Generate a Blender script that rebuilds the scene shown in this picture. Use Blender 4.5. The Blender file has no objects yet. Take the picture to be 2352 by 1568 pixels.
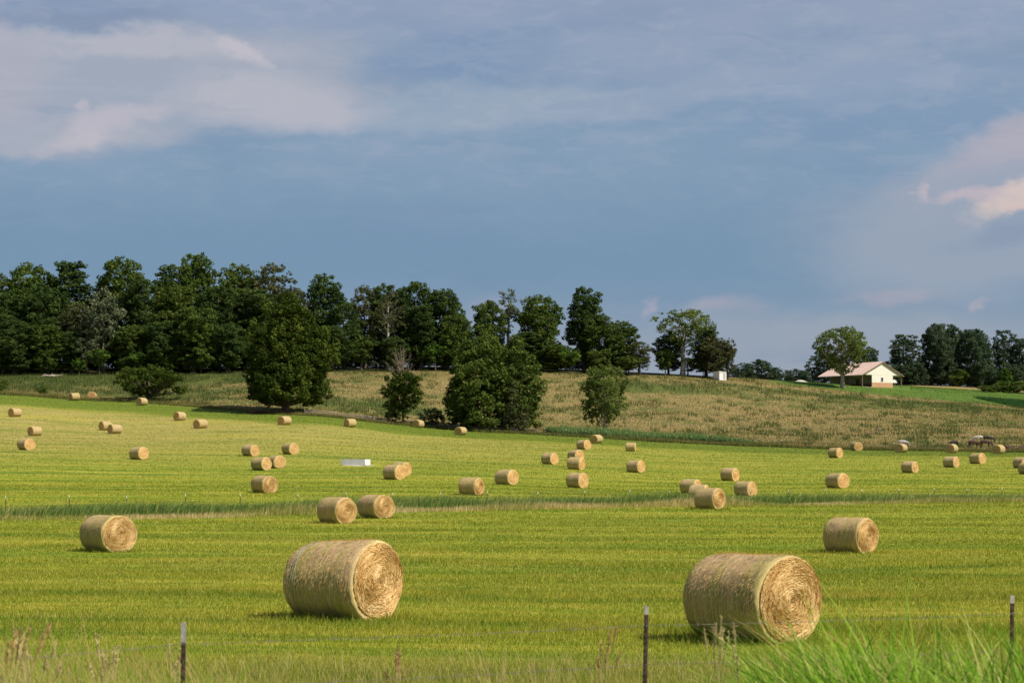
import bpy, bmesh, math, random
import numpy as np
from math import radians as R, sin, cos, pi
S = bpy.context.scene
C = S.collection
rng = np.random.default_rng(7)
random.seed(7)

# ------------------------------------------------------------------ camera, world, sun, exposure
FPX, CX, HZ = 4573.0, 1176.0, 1050.0        # focal length, centre column and horizon row of the 2352 px wide picture
cam_d = bpy.data.cameras.new('camera'); cam = bpy.data.objects.new('camera', cam_d); C.objects.link(cam)
cam.location = (0, 0, 0); cam.rotation_euler = (R(90), 0, 0)
cam_d.sensor_width = 36; cam_d.lens = 70; cam_d.shift_y = (HZ-784)/2352
cam_d.clip_start = 0.5; cam_d.clip_end = 20000
cam_d.dof.use_dof = True; cam_d.dof.focus_distance = 60; cam_d.dof.aperture_fstop = 3.6
S.camera = cam
S.render.resolution_x = 1024; S.render.resolution_y = 682
S.view_settings.view_transform = 'Standard'; S.view_settings.look = 'None'
S.view_settings.gamma = 1; S.view_settings.exposure = 0.25
EL, PHI = 50.0, 27.0                          # sun: elevation, and degrees towards the viewer from due right
sd = (cos(R(PHI))*cos(R(EL)), -sin(R(PHI))*cos(R(EL)), sin(R(EL)))
sun_d = bpy.data.lights.new('sun', 'SUN'); sun = bpy.data.objects.new('sun', sun_d); C.objects.link(sun)
sun_d.energy = 5.0; sun_d.angle = R(0.6); sun_d.color = (1.0, 0.93, 0.80)
import mathutils
sun.rotation_euler = mathutils.Vector(sd).to_track_quat('Z', 'Y').to_euler()
sun.location = (60, -40, 90)

def lin(c):
    return tuple((v/255/12.92) if v/255 <= 0.04045 else ((v/255+0.055)/1.055)**2.4 for v in c)

class NT:
    """small node helper"""
    def __init__(s, nt): s.nt = nt; s.n = nt.nodes; s.l = nt.links
    def new(s, t, **k):
        n = s.n.new(t)
        for a, b in k.items(): setattr(n, a, b)
        return n
    def set(s, sock, v):
        if v is None: return
        if isinstance(v, bpy.types.NodeSocket): s.l.new(v, sock)
        elif isinstance(v, (tuple, list)) and len(v) == 3 and sock.type == 'RGBA': sock.default_value = (*v, 1)
        else: sock.default_value = v
    def m(s, op, a, b=None, c=None, clamp=False):
        n = s.new('ShaderNodeMath', operation=op); n.use_clamp = clamp
        s.set(n.inputs[0], a); s.set(n.inputs[1], b)
        if c is not None: s.set(n.inputs[2], c)
        return n.outputs[0]
    def mix(s, f, a, b, bt='MIX'):
        n = s.new('ShaderNodeMix', data_type='RGBA', blend_type=bt)
        s.set(n.inputs[0], f); s.set(n.inputs[6], a); s.set(n.inputs[7], b)
        return n.outputs[2]
    def ss(s, v, a, b, x=0.0, y=1.0):
        n = s.new('ShaderNodeMapRange', interpolation_type='SMOOTHSTEP')
        s.set(n.inputs[0], v); s.set(n.inputs[1], a); s.set(n.inputs[2], b); s.set(n.inputs[3], x); s.set(n.inputs[4], y)
        return n.outputs[0]
    def noise(s, vec, scale, detail=4, rough=0.5, dist=0.0, out=0):
        n = s.new('ShaderNodeTexNoise'); s.set(n.inputs['Vector'], vec)
        n.inputs['Scale'].default_value = scale; n.inputs['Detail'].default_value = detail
        n.inputs['Roughness'].default_value = rough; n.inputs['Distortion'].default_value = dist
        return n.outputs[out]
    def comb(s, x, y, z):
        n = s.new('ShaderNodeCombineXYZ'); s.set(n.inputs[0], x); s.set(n.inputs[1], y); s.set(n.inputs[2], z)
        return n.outputs[0]
    def sep(s, v):
        n = s.new('ShaderNodeSeparateXYZ'); s.l.new(v, n.inputs[0]); return n.outputs
    def attr(s, name, out='Fac'):
        n = s.new('ShaderNodeAttribute', attribute_name=name); return n.outputs[out]

# ---- world: Nishita sky under broken storm cloud, laid out by direction
W = bpy.data.worlds.new('World'); S.world = W; W.use_nodes = True
t = NT(W.node_tree); t.n.clear()
out = t.new('ShaderNodeOutputWorld'); bg = t.new('ShaderNodeBackground')
t.l.new(bg.outputs[0], out.inputs[0])
sky = t.new('ShaderNodeTexSky', sky_type='NISHITA'); sky.sun_disc = False
sky.sun_elevation = R(EL); sky.sun_rotation = math.atan2(sd[0], sd[1])
BG = 0.10
bg.inputs[1].default_value = BG
gen = t.new('ShaderNodeTexCoord').outputs['Generated']
gx, gy, gz = t.sep(gen)
wn = t.noise(t.comb(gx, gy, t.m('MULTIPLY', gz, 1.8)), 16, 6, 0.62, 0, 1)
wr, wg, wb = t.sep(wn)
du = t.m('MULTIPLY', t.m('SUBTRACT', wr, 0.5), 0.065); dv = t.m('MULTIPLY', t.m('SUBTRACT', wg, 0.5), 0.028)
U = t.m('ADD', gx, du); V = t.m('ADD', gz, dv)
def sc(c):                                     # picture colour -> radiance
    k = 2**(-S.view_settings.exposure)/BG
    return tuple(v*k for v in lin(c))
# vertical base
base = sc((136, 150, 172))
def pv(row): return (HZ-row)/FPX
def pu(px): return (px-CX)/FPX
col = t.mix(t.ss(gz, pv(860), pv(620)), sc((150, 161, 178)), sc((116, 146, 174)))
col = t.mix(t.ss(V, pv(600), pv(340)), col, sc((131, 156, 182)))
col = t.mix(t.ss(V, pv(330), pv(130)), col, sc((130, 152, 181)))
col = t.mix(t.ss(V, pv(170), pv(-20)), col, sc((143, 157, 184)))
fine = t.noise(t.comb(gx, gy, t.m('MULTIPLY', gz, 3.0)), 24, 7, 0.62, 0.5)
broad = t.noise(t.comb(gx, gy, t.m('MULTIPLY', gz, 4.5)), 9, 6, 0.58, 0.4)
def blob(col, px, py, rx, ry, c, amt=1.0, rot=0.0, nz=fine, n0=0.35, n1=0.62, edge=0.25):
    a = t.m('SUBTRACT', U, pu(px)); b = t.m('SUBTRACT', V, pv(py))
    cr, sr = cos(R(rot)), sin(R(rot))
    a2 = t.m('ADD', t.m('MULTIPLY', a, cr), t.m('MULTIPLY', b, sr))
    b2 = t.m('SUBTRACT', t.m('MULTIPLY', b, cr), t.m('MULTIPLY', a, sr))
    d = t.m('SQRT', t.m('ADD', t.m('POWER', t.m('DIVIDE', a2, rx/FPX), 2.0), t.m('POWER', t.m('DIVIDE', b2, ry/FPX), 2.0)))
    f = t.ss(d, 1.0, edge)
    f = t.m('MULTIPLY', t.m('MULTIPLY', f, t.ss(nz, n0, n1)), amt, clamp=True)
    return t.mix(f, col, sc(c))
# long streaks of higher cloud
col = t.mix(t.m('MULTIPLY', t.m('MULTIPLY', t.ss(broad, 0.42, 0.66), t.ss(V, pv(470), pv(250))), 0.55), col, sc((152, 166, 190)))
col = t.mix(t.m('MULTIPLY', t.ss(broad, 0.50, 0.30), 0.30), col, sc((112, 138, 172)))
col = blob(col, 150, 235, 1000, 165, (160, 169, 185), 0.95, 4, broad, 0.15, 0.42, 0.6)
col = blob(col, 1000, 262, 720, 62, (152, 168, 187), 0.9, 4, broad, 0.15, 0.45, 0.45)
col = blob(col, 1450, 235, 420, 50, (146, 163, 186), 0.8, 10, broad, 0.15, 0.45, 0.3)
col = blob(col, 1080, 150, 330, 66, (124, 149, 181), 0.85, 4, fine, 0.15, 0.45, 0.4)
col = blob(col, 150, 86, 520, 24, (132, 148, 176), 0.85, 0, broad, 0.15, 0.45, 0.3)
col = blob(col, 1750, 90, 800, 80, (152, 165, 187), 0.7, 6, fine, 0.25, 0.55, 0.3)
col = blob(col, 1950, 160, 600, 60, (150, 164, 186), 0.7, 4, fine, 0.30, 0.58, 0.3)
col = blob(col, 2000, 300, 560, 80, (124, 150, 180), 0.7, 0, broad, 0.1, 0.4, 0.3)
col = blob(col, 640, 245, 300, 92, (182, 182, 194), 0.95, -4, fine, 0.20, 0.50, 0.35)
col = blob(col, 340, 140, 480, 42, (180, 181, 193), 0.95, 0, fine, 0.20, 0.50, 0.35)
col = blob(col, 20, 200, 200, 150, (173, 174, 188), 0.9, 0, fine, 0.2, 0.5, 0.4)
col = blob(col, 100, 340, 420, 52, (168, 173, 187), 0.8, 3, fine, 0.2, 0.5, 0.4)
col = blob(col, 275, 305, 215, 36, (188, 184, 195), 0.85, 19, fine, 0.20, 0.46, 0.2)
col = blob(col, 190, 342, 120, 28, (190, 186, 196), 0.7, 6, fine, 0.20, 0.46, 0.2)
col = blob(col, 575, 138, 86, 26, (196, 192, 200), 0.8, -28, fine, 0.15, 0.42, 0.2)
col = blob(col, 245, 275, 34, 18, (186, 182, 196), 0.8, -30, fine, 0.2, 0.4)
col = blob(col, 50, 42, 130, 18, (178, 178, 194), 0.8, 3, fine, 0.25, 0.45)
col = blob(col, 2300, 400, 430, 110, (162, 167, 184), 0.95, 17, broad, 0.12, 0.42, 0.4)
col = blob(col, 2330, 340, 260, 80, (174, 171, 185), 0.9, 18, fine, 0.20, 0.5, 0.3)
col = blob(col, 2240, 560, 560, 190, (152, 164, 182), 0.9, 0, broad, 0.10, 0.4, 0.4)
col = blob(col, 2310, 475, 150, 36, (214, 196, 190), 0.9, 16, fine, 0.18, 0.42, 0.35)
col = blob(col, 2330, 500, 90, 16, (214, 190, 186), 0.9, 0, fine, 0.18, 0.42, 0.3)
col = blob(col, 2200, 474, 110, 20, (194, 180, 189), 0.8, -4, fine, 0.22, 0.48, 0.2)
col = blob(col, 2096, 451, 34, 20, (196, 184, 192), 0.6, -50, fine, 0.1, 0.4, 0.2)
col = blob(col, 2270, 550, 130, 46, (136, 151, 176), 0.8, 10, fine, 0.25, 0.5, 0.2)
col = blob(col, 1660, 712, 110, 36, (170, 166, 181), 0.6, 8, fine, 0.2, 0.5, 0.1)
col = blob(col, 1482, 712, 30, 40, (168, 165, 183), 0.7, 0, fine, 0.2, 0.5, 0.1)
col = blob(col, 2050, 684, 180, 36, (168, 166, 179), 0.65, 3, fine, 0.2, 0.5, 0.1)
col = blob(col, 2235, 704, 34, 16, (182, 173, 183), 0.5, 35, fine, 0.2, 0.5, 0.1)
col = blob(col, 1130, 710, 80, 50, (152, 159, 181), 0.6, 0, fine, 0.22, 0.5, 0.1)
col = blob(col, 1950, 770, 560, 70, (152, 163, 178), 0.8, 0, broad, 0.1, 0.4)
rag = t.noise(t.comb(gx, gy, t.m('MULTIPLY', gz, 3.0)), 42, 6, 0.6, 0.6)
col = t.mix(t.m('MULTIPLY', t.ss(rag, 0.46, 0.66), t.ss(V, pv(560), pv(300), 0.02, 0.15)), col, sc((186, 188, 198)))
# behind and above the viewer the cloud is broken and the blue sky shows
cover = t.ss(t.noise(gen, 2.2, 5, 0.55), 0.42, 0.60)
front = t.ss(gy, 0.35, 0.75)
up = t.ss(gz, 0.42, 0.75, 1.0, 0.55)
fac = t.m('MAXIMUM', t.m('MULTIPLY', front, t.m('MULTIPLY', up, 1.0)), t.m('MULTIPLY', cover, 0.85))
rest = t.mix(front, sc((72, 86, 112)), col)  # unseen cloud outside the front view is darkened to cut fill light
full = t.mix(t.m('MULTIPLY', fac, 0.96), sky.outputs[0], rest)
t.l.new(full, bg.inputs[0])

# ------------------------------------------------------------------ terrain function
def pchip(xk, yk, x):
    xk = np.asarray(xk, float); yk = np.asarray(yk, float); x = np.asarray(x, float)
    h = np.diff(xk); dl = np.diff(yk)/h; m = np.zeros_like(yk)
    w1 = 2*h[1:]+h[:-1]; w2 = h[1:]+2*h[:-1]
    ok = dl[:-1]*dl[1:] > 0
    with np.errstate(divide='ignore', invalid='ignore'):
        m[1:-1] = np.where(ok, (w1+w2)/(w1/dl[:-1]+w2/dl[1:]), 0)
    m[0] = dl[0]; m[-1] = dl[-1]
    xc = np.clip(x, xk[0], xk[-1]); i = np.clip(np.searchsorted(xk, xc)-1, 0, len(xk)-2)
    s = (xc-xk[i])/h[i]; s2 = s*s; s3 = s2*s
    return (2*s3-3*s2+1)*yk[i]+(s3-2*s2+s)*h[i]*m[i]+(-2*s3+3*s2)*yk[i+1]+(s3-s2)*h[i]*m[i+1]
NEAR = [(-3000,-1.7),(0,-1.7),(8,-1.85),(15,-2.35),(20,-2.65),(26,-2.95),(33,-3.1),(45,-3.3),(60,-3.62),(82,-3.88),(114,-3.9),(127,-3.88),(143,-3.70)]
COLS = {   # column of the picture : (distance, row)
 0:    [(171,1130),(202,1106),(230,1068),(264,1034),(312,1000),(352,960),(400,916),(415,904),(440,884),(468,862),(500,846)],
 300:  [(171,1131),(202,1107),(245,1056),(290,1020),(330,993),(375,955),(403,929),(412,922),(440,893),(472,858),(500,846)],
 650:  [(171,1132),(202,1107),(229,1080),(260,1046),(300,1013),(343,977),(375,953),(385,946),(415,910),(470,856),(500,846)],
 1000: [(171,1134),(205,1104),(230,1078),(260,1057),(300,1032),(340,1013),(381,991),(390,984),(400,974),(430,928),(480,853),(510,842)],
 1350: [(171,1138),(202,1119),(245,1080),(286,1053),(312,1036),(352,1018),(378,1004),(388,998),(430,940),(480,860),(505,850)],
 1700: [(171,1146),(202,1122),(229,1104),(270,1074),(310,1052),(345,1034),(368,1021),(380,1015),(430,955),(487,874),(510,868)],
 2050: [(171,1147),(202,1123),(254,1085),(312,1052),(343,1038),(352,1034),(372,1023),(430,962),(490,908),(515,890),(560,884),(600,884)],
 2352: [(171,1148),(202,1124),(245,1090),(274,1074),(335,1043),(347,1039),(370,1028),(430,972),(492,932),(540,905),(580,896),(640,894)],
}
DG = np.concatenate([np.arange(-40, 700, 2.0), [800, 1200, 3000, 9000]])
ucols = sorted(COLS); zc = []
for u in ucols:
    pts = list(NEAR)+[(d, (HZ-r)/FPX*d) for d, r in COLS[u]]
    zl = pts[-1][1]; dl_ = pts[-1][0]
    pts += [(dl_+60, zl+0.3), (1200, zl+0.3), (9000, zl+0.3)]
    zc.append(pchip([p[0] for p in pts], [p[1] for p in pts], DG))
zc = np.array(zc)
UG = np.arange(0, 2353, 28.0)
TB = np.array([pchip(ucols, zc[:, j], UG) for j in range(len(DG))])        # [d, u]
k = np.exp(-0.5*(np.arange(-5, 6)/2.5)**2); k /= k.sum()
TP = np.pad(TB, ((0, 0), (5, 5)), mode='edge')
TB = sum(k[i]*TP[:, i:i+TB.shape[1]] for i in range(11))
def ucol(x, y): return np.asarray(x)/np.maximum(np.asarray(y), 15.0)*FPX+CX
def zf(x, y):
    x = np.asarray(x, float); y = np.asarray(y, float)
    u = np.clip(ucol(x, y), UG[0], UG[-1]-1e-6); yy = np.clip(y, DG[0], DG[-1]-1e-6)
    ui = (u-UG[0])/28.0; i = np.floor(ui).astype(int); i = np.minimum(i, len(UG)-2); fu = ui-i
    j = np.clip(np.searchsorted(DG, yy, side='right')-1, 0, len(DG)-2); fd = (yy-DG[j])/(DG[j+1]-DG[j])
    z = TB[j, i]*(1-fu)*(1-fd)+TB[j, i+1]*fu*(1-fd)+TB[j+1, i]*(1-fu)*fd+TB[j+1, i+1]*fu*fd
    return z + 0.035*np.sin(x*0.31+1.3*np.sin(y*0.17))*np.sin(y*0.23+0.7)
EDU, EDD = [-600,0,300,650,960,1200,1500,2000,2352,3000], [425,414,409,378,389,384,370,351,347,345]
def edge_d(u): return np.interp(u, EDU, EDD)
STU, STD = [-600,0,400,700,1176,1600,2000,2352,3000], [118,123,127,134,142,149,157,164,175]   # front of the reed strip
def strip_d(u): return np.interp(u, STU, STD)
def P(px, d, dz=0.0):
    x = (px-CX)/FPX*d; return (float(x), float(d), float(zf(x, d))+dz)
def hit(px, row, lo=18, hi=640):
    ds = np.arange(lo, hi, 0.25); xs = (px-CX)/FPX*ds; zz = zf(xs, ds); ray = (HZ-row)/FPX*ds
    w = np.nonzero(zz >= ray)[0]
    return float(ds[w[0]]) if len(w) else float(hi)

# ------------------------------------------------------------------ object helpers
def tag(o, label=None, cat=None, group=None, kind=None):
    if label: o['label'] = label
    if cat: o['category'] = cat
    if group: o['group'] = group
    if kind: o['kind'] = kind
    return o
def empty(name, loc, rz=0.0, label=None, cat=None, group=None):
    o = bpy.data.objects.new(name, None); C.objects.link(o); o.location = loc; o.rotation_euler = (0, 0, rz)
    o.empty_display_size = 0.3
    return tag(o, label, cat, group)
def link(name, me, parent=None, loc=None):
    o = bpy.data.objects.new(name, me); C.objects.link(o)
    if parent: o.parent = parent
    if loc: o.location = loc
    return o
def mk(name, V, F, mat, attrs=None, smooth=False):
    """mesh from numpy arrays; F is a list of (n,k) index arrays"""
    V = np.asarray(V, np.float32); F = [np.asarray(f, np.int32) for f in F if len(f)]
    me = bpy.data.meshes.new(name); me.vertices.add(len(V)); me.vertices.foreach_set('co', V.ravel())
    tot = np.concatenate([np.full(len(f), f.shape[1], np.int32) for f in F])
    idx = np.concatenate([f.ravel() for f in F])
    me.loops.add(len(idx)); me.loops.foreach_set('vertex_index', idx)
    me.polygons.add(len(tot)); st = np.concatenate([[0], np.cumsum(tot)[:-1]]).astype(np.int32)
    me.polygons.foreach_set('loop_start', st)
    me.polygons.foreach_set('use_smooth', np.full(len(tot), smooth, dtype=bool))
    me.update(calc_edges=True)
    if attrs:
        for k_, a in attrs.items():
            at = me.attributes.new(k_, 'FLOAT', 'POINT'); at.data.foreach_set('value', np.asarray(a, np.float32).ravel())
    me.materials.append(mat)
    return me
class MB:
    """collects boxes and tubes into one mesh"""
    def __init__(s): s.V = []; s.F4 = []; s.F3 = []; s.n = 0
    def add(s, V, F4=(), F3=()):
        V = np.asarray(V, float).reshape(-1, 3); s.V.append(V)
        if len(F4): s.F4.append(np.asarray(F4)+s.n)
        if len(F3): s.F3.append(np.asarray(F3)+s.n)
        s.n += len(V)
    def box(s, a, b):
        x0, y0, z0 = a; x1, y1, z1 = b
        s.add([(x0,y0,z0),(x1,y0,z0),(x1,y1,z0),(x0,y1,z0),(x0,y0,z1),(x1,y0,z1),(x1,y1,z1),(x0,y1,z1)],
              [(0,3,2,1),(4,5,6,7),(0,1,5,4),(1,2,6,5),(2,3,7,6),(3,0,4,7)])
    def tube(s, pts, rad, n=6, cap=True):
        pts = np.asarray(pts, float); m = len(pts); rad = np.broadcast_to(rad, (m,))
        tg = np.gradient(pts, axis=0); tg /= np.linalg.norm(tg, axis=1)[:, None]+1e-9
        ref = np.array([0.13, 0.21, 0.97]) if abs(tg[:, 2]).mean() < 0.8 else np.array([0.97, 0.2, 0.1])
        a = np.cross(tg, ref); a /= np.linalg.norm(a, axis=1)[:, None]+1e-9; b = np.cross(tg, a)
        th = np.arange(n)/n*2*pi
        V = pts[:, None]+rad[:, None, None]*(a[:, None]*np.cos(th)[None, :, None]+b[:, None]*np.sin(th)[None, :, None])
        i = np.arange(m-1)[:, None]*n; j = np.arange(n)[None]; j2 = (j+1) % n
        F = np.stack([i+j, i+j2, i+n+j2, i+n+j], -1).reshape(-1, 4)
        s.add(V.reshape(-1, 3), F)
        if cap: s.add([pts[-1], *V[-1]], F3=[(0, 1+q, 1+(q+1) % n) for q in range(n)])
    def build(s, name, mat, parent=None, smooth=False):
        F = []
        if s.F4: F.append(np.concatenate(s.F4))
        if s.F3: F.append(np.concatenate(s.F3))
        return link(name, mk(name, np.concatenate(s.V), F, mat, smooth=smooth), parent)

def material(name):
    m = bpy.data.materials.new(name); m.use_nodes = True
    t = NT(m.node_tree); t.n.clear(); o = t.new('ShaderNodeOutputMaterial')
    return m, t, o
def simple(name, c, rough=0.7, var=0.15, scale=3.0, metal=0.0, bump=0.0, c2=None, spec=0.4):
    m, t, o = material(name); p = t.new('ShaderNodeBsdfPrincipled')
    pos = t.new('ShaderNodeTexCoord').outputs['Object']
    n = t.noise(pos, scale, 5, 0.6)
    dark = tuple(v*(1-var) for v in c) if c2 is None else c2
    hi = tuple(min(1, v*(1+var)) for v in c)
    t.l.new(t.mix(t.ss(n, 0.35, 0.65), dark, hi), p.inputs['Base Color'])
    p.inputs['Roughness'].default_value = rough; p.inputs['Metallic'].default_value = metal
    p.inputs['Specular IOR Level'].default_value = spec
    if bump:
        b = t.new('ShaderNodeBump'); b.inputs['Strength'].default_value = bump; t.l.new(n, b.inputs['Height']); t.l.new(b.outputs[0], p.inputs['Normal'])
    t.l.new(p.outputs[0], o.inputs[0]); return m

# ---- shared colour of the mown field, by place
def field_color(t):
    g = t.new('ShaderNodeNewGeometry'); x, y, z = t.sep(g.outputs['Position'])
    yy = t.m('ADD', y, t.m('ADD', t.m('MULTIPLY', x, 0.05), t.m('MULTIPLY', t.noise(t.comb(x, y, 0.0), 0.02, 2), 18.0)))
    # mowing swaths run across the view
    v1 = t.comb(t.m('MULTIPLY', x, 0.035), t.m('MULTIPLY', yy, 0.42), 0.0)
    sw = t.noise(v1, 1.0, 4, 0.6)
    v2 = t.comb(t.m('MULTIPLY', x, 0.10), t.m('MULTIPLY', yy, 1.6), 3.0)
    sw2 = t.noise(v2, 1.0, 4, 0.6)
    pat = t.noise(t.comb(x, t.m('MULTIPLY', y, 1.0), 5.0), 0.45, 5, 0.62)
    far = t.ss(y, 190, 330)
    left = t.ss(x, 55, -70)
    tan = t.m('MULTIPLY', far, t.m('ADD', 0.22, t.m('MULTIPLY', left, 0.75)))
    # green headland along the far edge of the field
    edge = t.new('ShaderNodeAttribute', attribute_name='edge').outputs['Fac']
    tan = t.m('MULTIPLY', tan, t.m('SUBTRACT', 1.0, edge))
    c = t.mix(t.ss(sw, 0.36, 0.60), (0.132, 0.208, 0.014), (0.288, 0.298, 0.028))
    c = t.mix(t.m('MULTIPLY', t.ss(sw2, 0.50, 0.68), 0.75), c, (0.390, 0.345, 0.056))
    c = t.mix(t.m('MULTIPLY', t.ss(sw2, 0.45, 0.33), 0.8), c, (0.095, 0.175, 0.020))
    c = t.mix(t.m('MULTIPLY', t.ss(pat, 0.52, 0.68), 0.65), c, (0.105, 0.180, 0.016))
    c = t.mix(t.m('MULTIPLY', t.ss(pat, 0.47, 0.32), 0.55), c, (0.390, 0.335, 0.060))
    c2 = t.mix(t.ss(sw2, 0.38, 0.64), (0.240, 0.220, 0.055), (0.410, 0.335, 0.115))
    c = t.mix(t.m('MULTIPLY', tan, 0.95), c, c2)
    patch = t.noise(t.comb(t.m('MULTIPLY', x, 0.030), t.m('MULTIPLY', y, 0.085), 9.0), 1.0, 3, 0.55)
    c = t.mix(t.m('MULTIPLY', t.ss(patch, 0.52, 0.66), 0.55), c, (0.120, 0.185, 0.016))
    c = t.mix(t.m('MULTIPLY', t.ss(patch, 0.46, 0.34), 0.45), c, (0.345, 0.312, 0.048))
    rows = t.noise(t.comb(t.m('MULTIPLY', x, 0.05), t.m('MULTIPLY', yy, 0.95), 14.0), 1.0, 2, 0.5)
    c = t.mix(t.m('MULTIPLY', t.ss(rows, 0.58, 0.70), 0.5), c, (0.46, 0.38, 0.085))
    c = t.mix(t.m('MULTIPLY', t.ss(rows, 0.40, 0.30), 0.5), c, (0.090, 0.160, 0.014))
    # wheel lines where the grass grew back greener
    for y0, sl, wd_, am in ((58.0, -0.62, 0.55, 0.7), (96.0, 0.05, 0.6, 0.55), (176.0, 0.02, 0.9, 0.6), (187.0, 0.01, 0.7, 0.8), (219.0, -0.02, 1.1, 0.7), (258.0, 0.03, 1.2, 0.45)):
        dl = t.m('ABSOLUTE', t.m('SUBTRACT', t.m('ADD', y, t.m('MULTIPLY', t.m('SUBTRACT', pat, 0.5), 3.0)), t.m('ADD', y0, t.m('MULTIPLY', x, -sl))))
        gate = t.ss(x, 6.0, 12.0) if sl < -0.5 else 1.0
        c = t.mix(t.m('MULTIPLY', t.m('MULTIPLY', t.ss(dl, wd_*1.6, wd_*0.4), am), gate), c, (0.075, 0.150, 0.020))
    c = t.mix(t.m('MULTIPLY', edge, 0.85), c, (0.105, 0.150, 0.020))
    return c, x, y

def blade_mat(name, trans=0.30):
    m, t, o = material(name); c, x, y = field_color(t)
    v = t.attr('var')
    c = t.mix(t.ss(v, 0.70, 0.95), c, (0.55, 0.47, 0.145))
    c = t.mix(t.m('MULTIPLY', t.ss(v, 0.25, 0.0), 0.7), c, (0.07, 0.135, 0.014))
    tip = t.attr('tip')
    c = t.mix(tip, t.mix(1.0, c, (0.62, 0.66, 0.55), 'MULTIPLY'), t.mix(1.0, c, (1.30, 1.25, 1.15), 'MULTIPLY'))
    d = t.new('ShaderNodeBsdfDiffuse'); tr = t.new('ShaderNodeBsdfTranslucent'); ms = t.new('ShaderNodeMixShader')
    t.l.new(c, d.inputs[0]); t.l.new(c, tr.inputs[0]); ms.inputs[0].default_value = trans
    t.l.new(d.outputs[0], ms.inputs[1]); t.l.new(tr.outputs[0], ms.inputs[2]); t.l.new(ms.outputs[0], o.inputs[0])
    return m
def tuft_mat(name, stops, trans=0.3):
    """plants coloured by their own attribute 'var' (0..1)"""
    m, t, o = material(name); r = t.new('ShaderNodeValToRGB'); e = r.color_ramp.elements
    while len(e) < len(stops): e.new(0.5)
    for k_, (p_, c_) in enumerate(stops): e[k_].position = p_; e[k_].color = (*c_, 1)
    t.l.new(t.attr('var'), r.inputs[0])
    d = t.new('ShaderNodeBsdfDiffuse'); tr = t.new('ShaderNodeBsdfTranslucent'); ms = t.new('ShaderNodeMixShader')
    t.l.new(r.outputs[0], d.inputs[0]); t.l.new(r.outputs[0], tr.inputs[0]); ms.inputs[0].default_value = trans
    t.l.new(d.outputs[0], ms.inputs[1]); t.l.new(tr.outputs[0], ms.inputs[2]); t.l.new(ms.outputs[0], o.inputs[0])
    return m

# ---- ground sheet
def ground_mat():
    m, t, o = material('ground'); cf, x, y = field_color(t)
    pos = t.comb(x, t.m('MULTIPLY', y, 1.0), 0.0)
    n1 = t.noise(pos, 0.22, 6, 0.68); n2 = t.noise(pos, 0.035, 3, 0.5)
    n3 = t.noise(t.comb(t.m('MULTIPLY', x, 0.25), y, 2.0), 0.10, 4, 0.6)
    green = t.attr('green')
    g = t.m('ADD', t.m('ADD', t.m('MULTIPLY', t.m('SUBTRACT', n1, 0.5), 1.9), t.m('MULTIPLY', t.m('SUBTRACT', n3, 0.5), 1.8)), green)
    cp = t.mix(t.ss(g, 0.25, 0.85), (0.255, 0.192, 0.080), (0.105, 0.128, 0.036))
    cp = t.mix(t.m('MULTIPLY', t.ss(n2, 0.45, 0.7), 0.4), cp, (0.27, 0.20, 0.085))
    c = t.mix(t.attr('pasture'), cf, cp)
    cl = t.mix(t.ss(n1, 0.3, 0.7), (0.07, 0.125, 0.022), (0.11, 0.17, 0.032))
    c = t.mix(t.attr('lawn'), c, cl)
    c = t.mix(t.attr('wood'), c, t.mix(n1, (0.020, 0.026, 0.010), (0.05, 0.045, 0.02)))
    p = t.new('ShaderNodeBsdfPrincipled'); t.l.new(c, p.inputs['Base Color'])
    p.inputs['Roughness'].default_value = 0.95; p.inputs['Specular IOR Level'].default_value = 0.05
    t.l.new(p.outputs[0], o.inputs[0]); return m
def sm(a, b, v): s = np.clip((v-a)/(b-a), 0, 1); return s*s*(3-2*s)
def zones(x, y):
    u = ucol(x, y); e = edge_d(u)
    past = sm(-0.8, 0.8, y-e)
    headland = sm(e-34, e-20, y)*(1-past)
    lawn = sm(486, 491, y)*sm(1740, 1800, u)*(1-sm(2080, 2110, u)*sm(546, 550, y))
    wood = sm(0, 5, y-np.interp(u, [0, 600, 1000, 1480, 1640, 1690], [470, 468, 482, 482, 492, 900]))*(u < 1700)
    green = np.interp(u, [0, 450, 620, 900, 1300, 1700, 2352], [0.74, 0.72, 0.50, 0.38, 0.42, 0.30, 0.32])
    green = green + 0.42*np.exp(-((y-(e+30))/9)**2)*(u < 1000)*(u > 620)
    green = green + 0.40*np.exp(-((y-np.interp(u, [1350, 2352], [462, 470]))/11)**2)*(u > 1350)
    green = green + 0.45*(u < 600)*np.exp(-((y-458)/10)**2)
    green = green + 0.6*np.exp(-((y-(e+1.5))/1.6)**2)*(u > 1200) - 0.35*np.exp(-((y-(e+8))/7)**2)
    return past, headland, lawn, wood, green
ys = np.concatenate([[-300, -150, -80, -40], np.arange(-20, 60, 2.0), np.arange(60, 340, 3.0), np.arange(340, 600, 1.5), np.arange(600, 700, 8), [720, 760, 820, 900, 1100, 1500, 2200, 3500, 6000, 9000]])
uu = np.concatenate([[-9000, -5000, -3000, -1800, -900], np.arange(-500, 2860, 30.0), [3200, 4200, 5500, 8000, 12000]])
YY, UU = np.meshgrid(ys, uu, indexing='ij')
XX = (UU-CX)/FPX*np.maximum(YY, 120.0)
ZZ = zf(XX, YY)
nr, nc = YY.shape; ii = (np.arange(nr-1)[:, None]*nc+np.arange(nc-1)[None]).reshape(-1)
F = np.stack([ii, ii+1, ii+nc+1, ii+nc], -1)
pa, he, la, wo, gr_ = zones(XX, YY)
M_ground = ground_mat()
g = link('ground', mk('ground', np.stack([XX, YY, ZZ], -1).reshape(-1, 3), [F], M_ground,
     {'pasture': pa, 'edge': he, 'lawn': la, 'wood': wo, 'green': gr_}, smooth=True))
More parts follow.
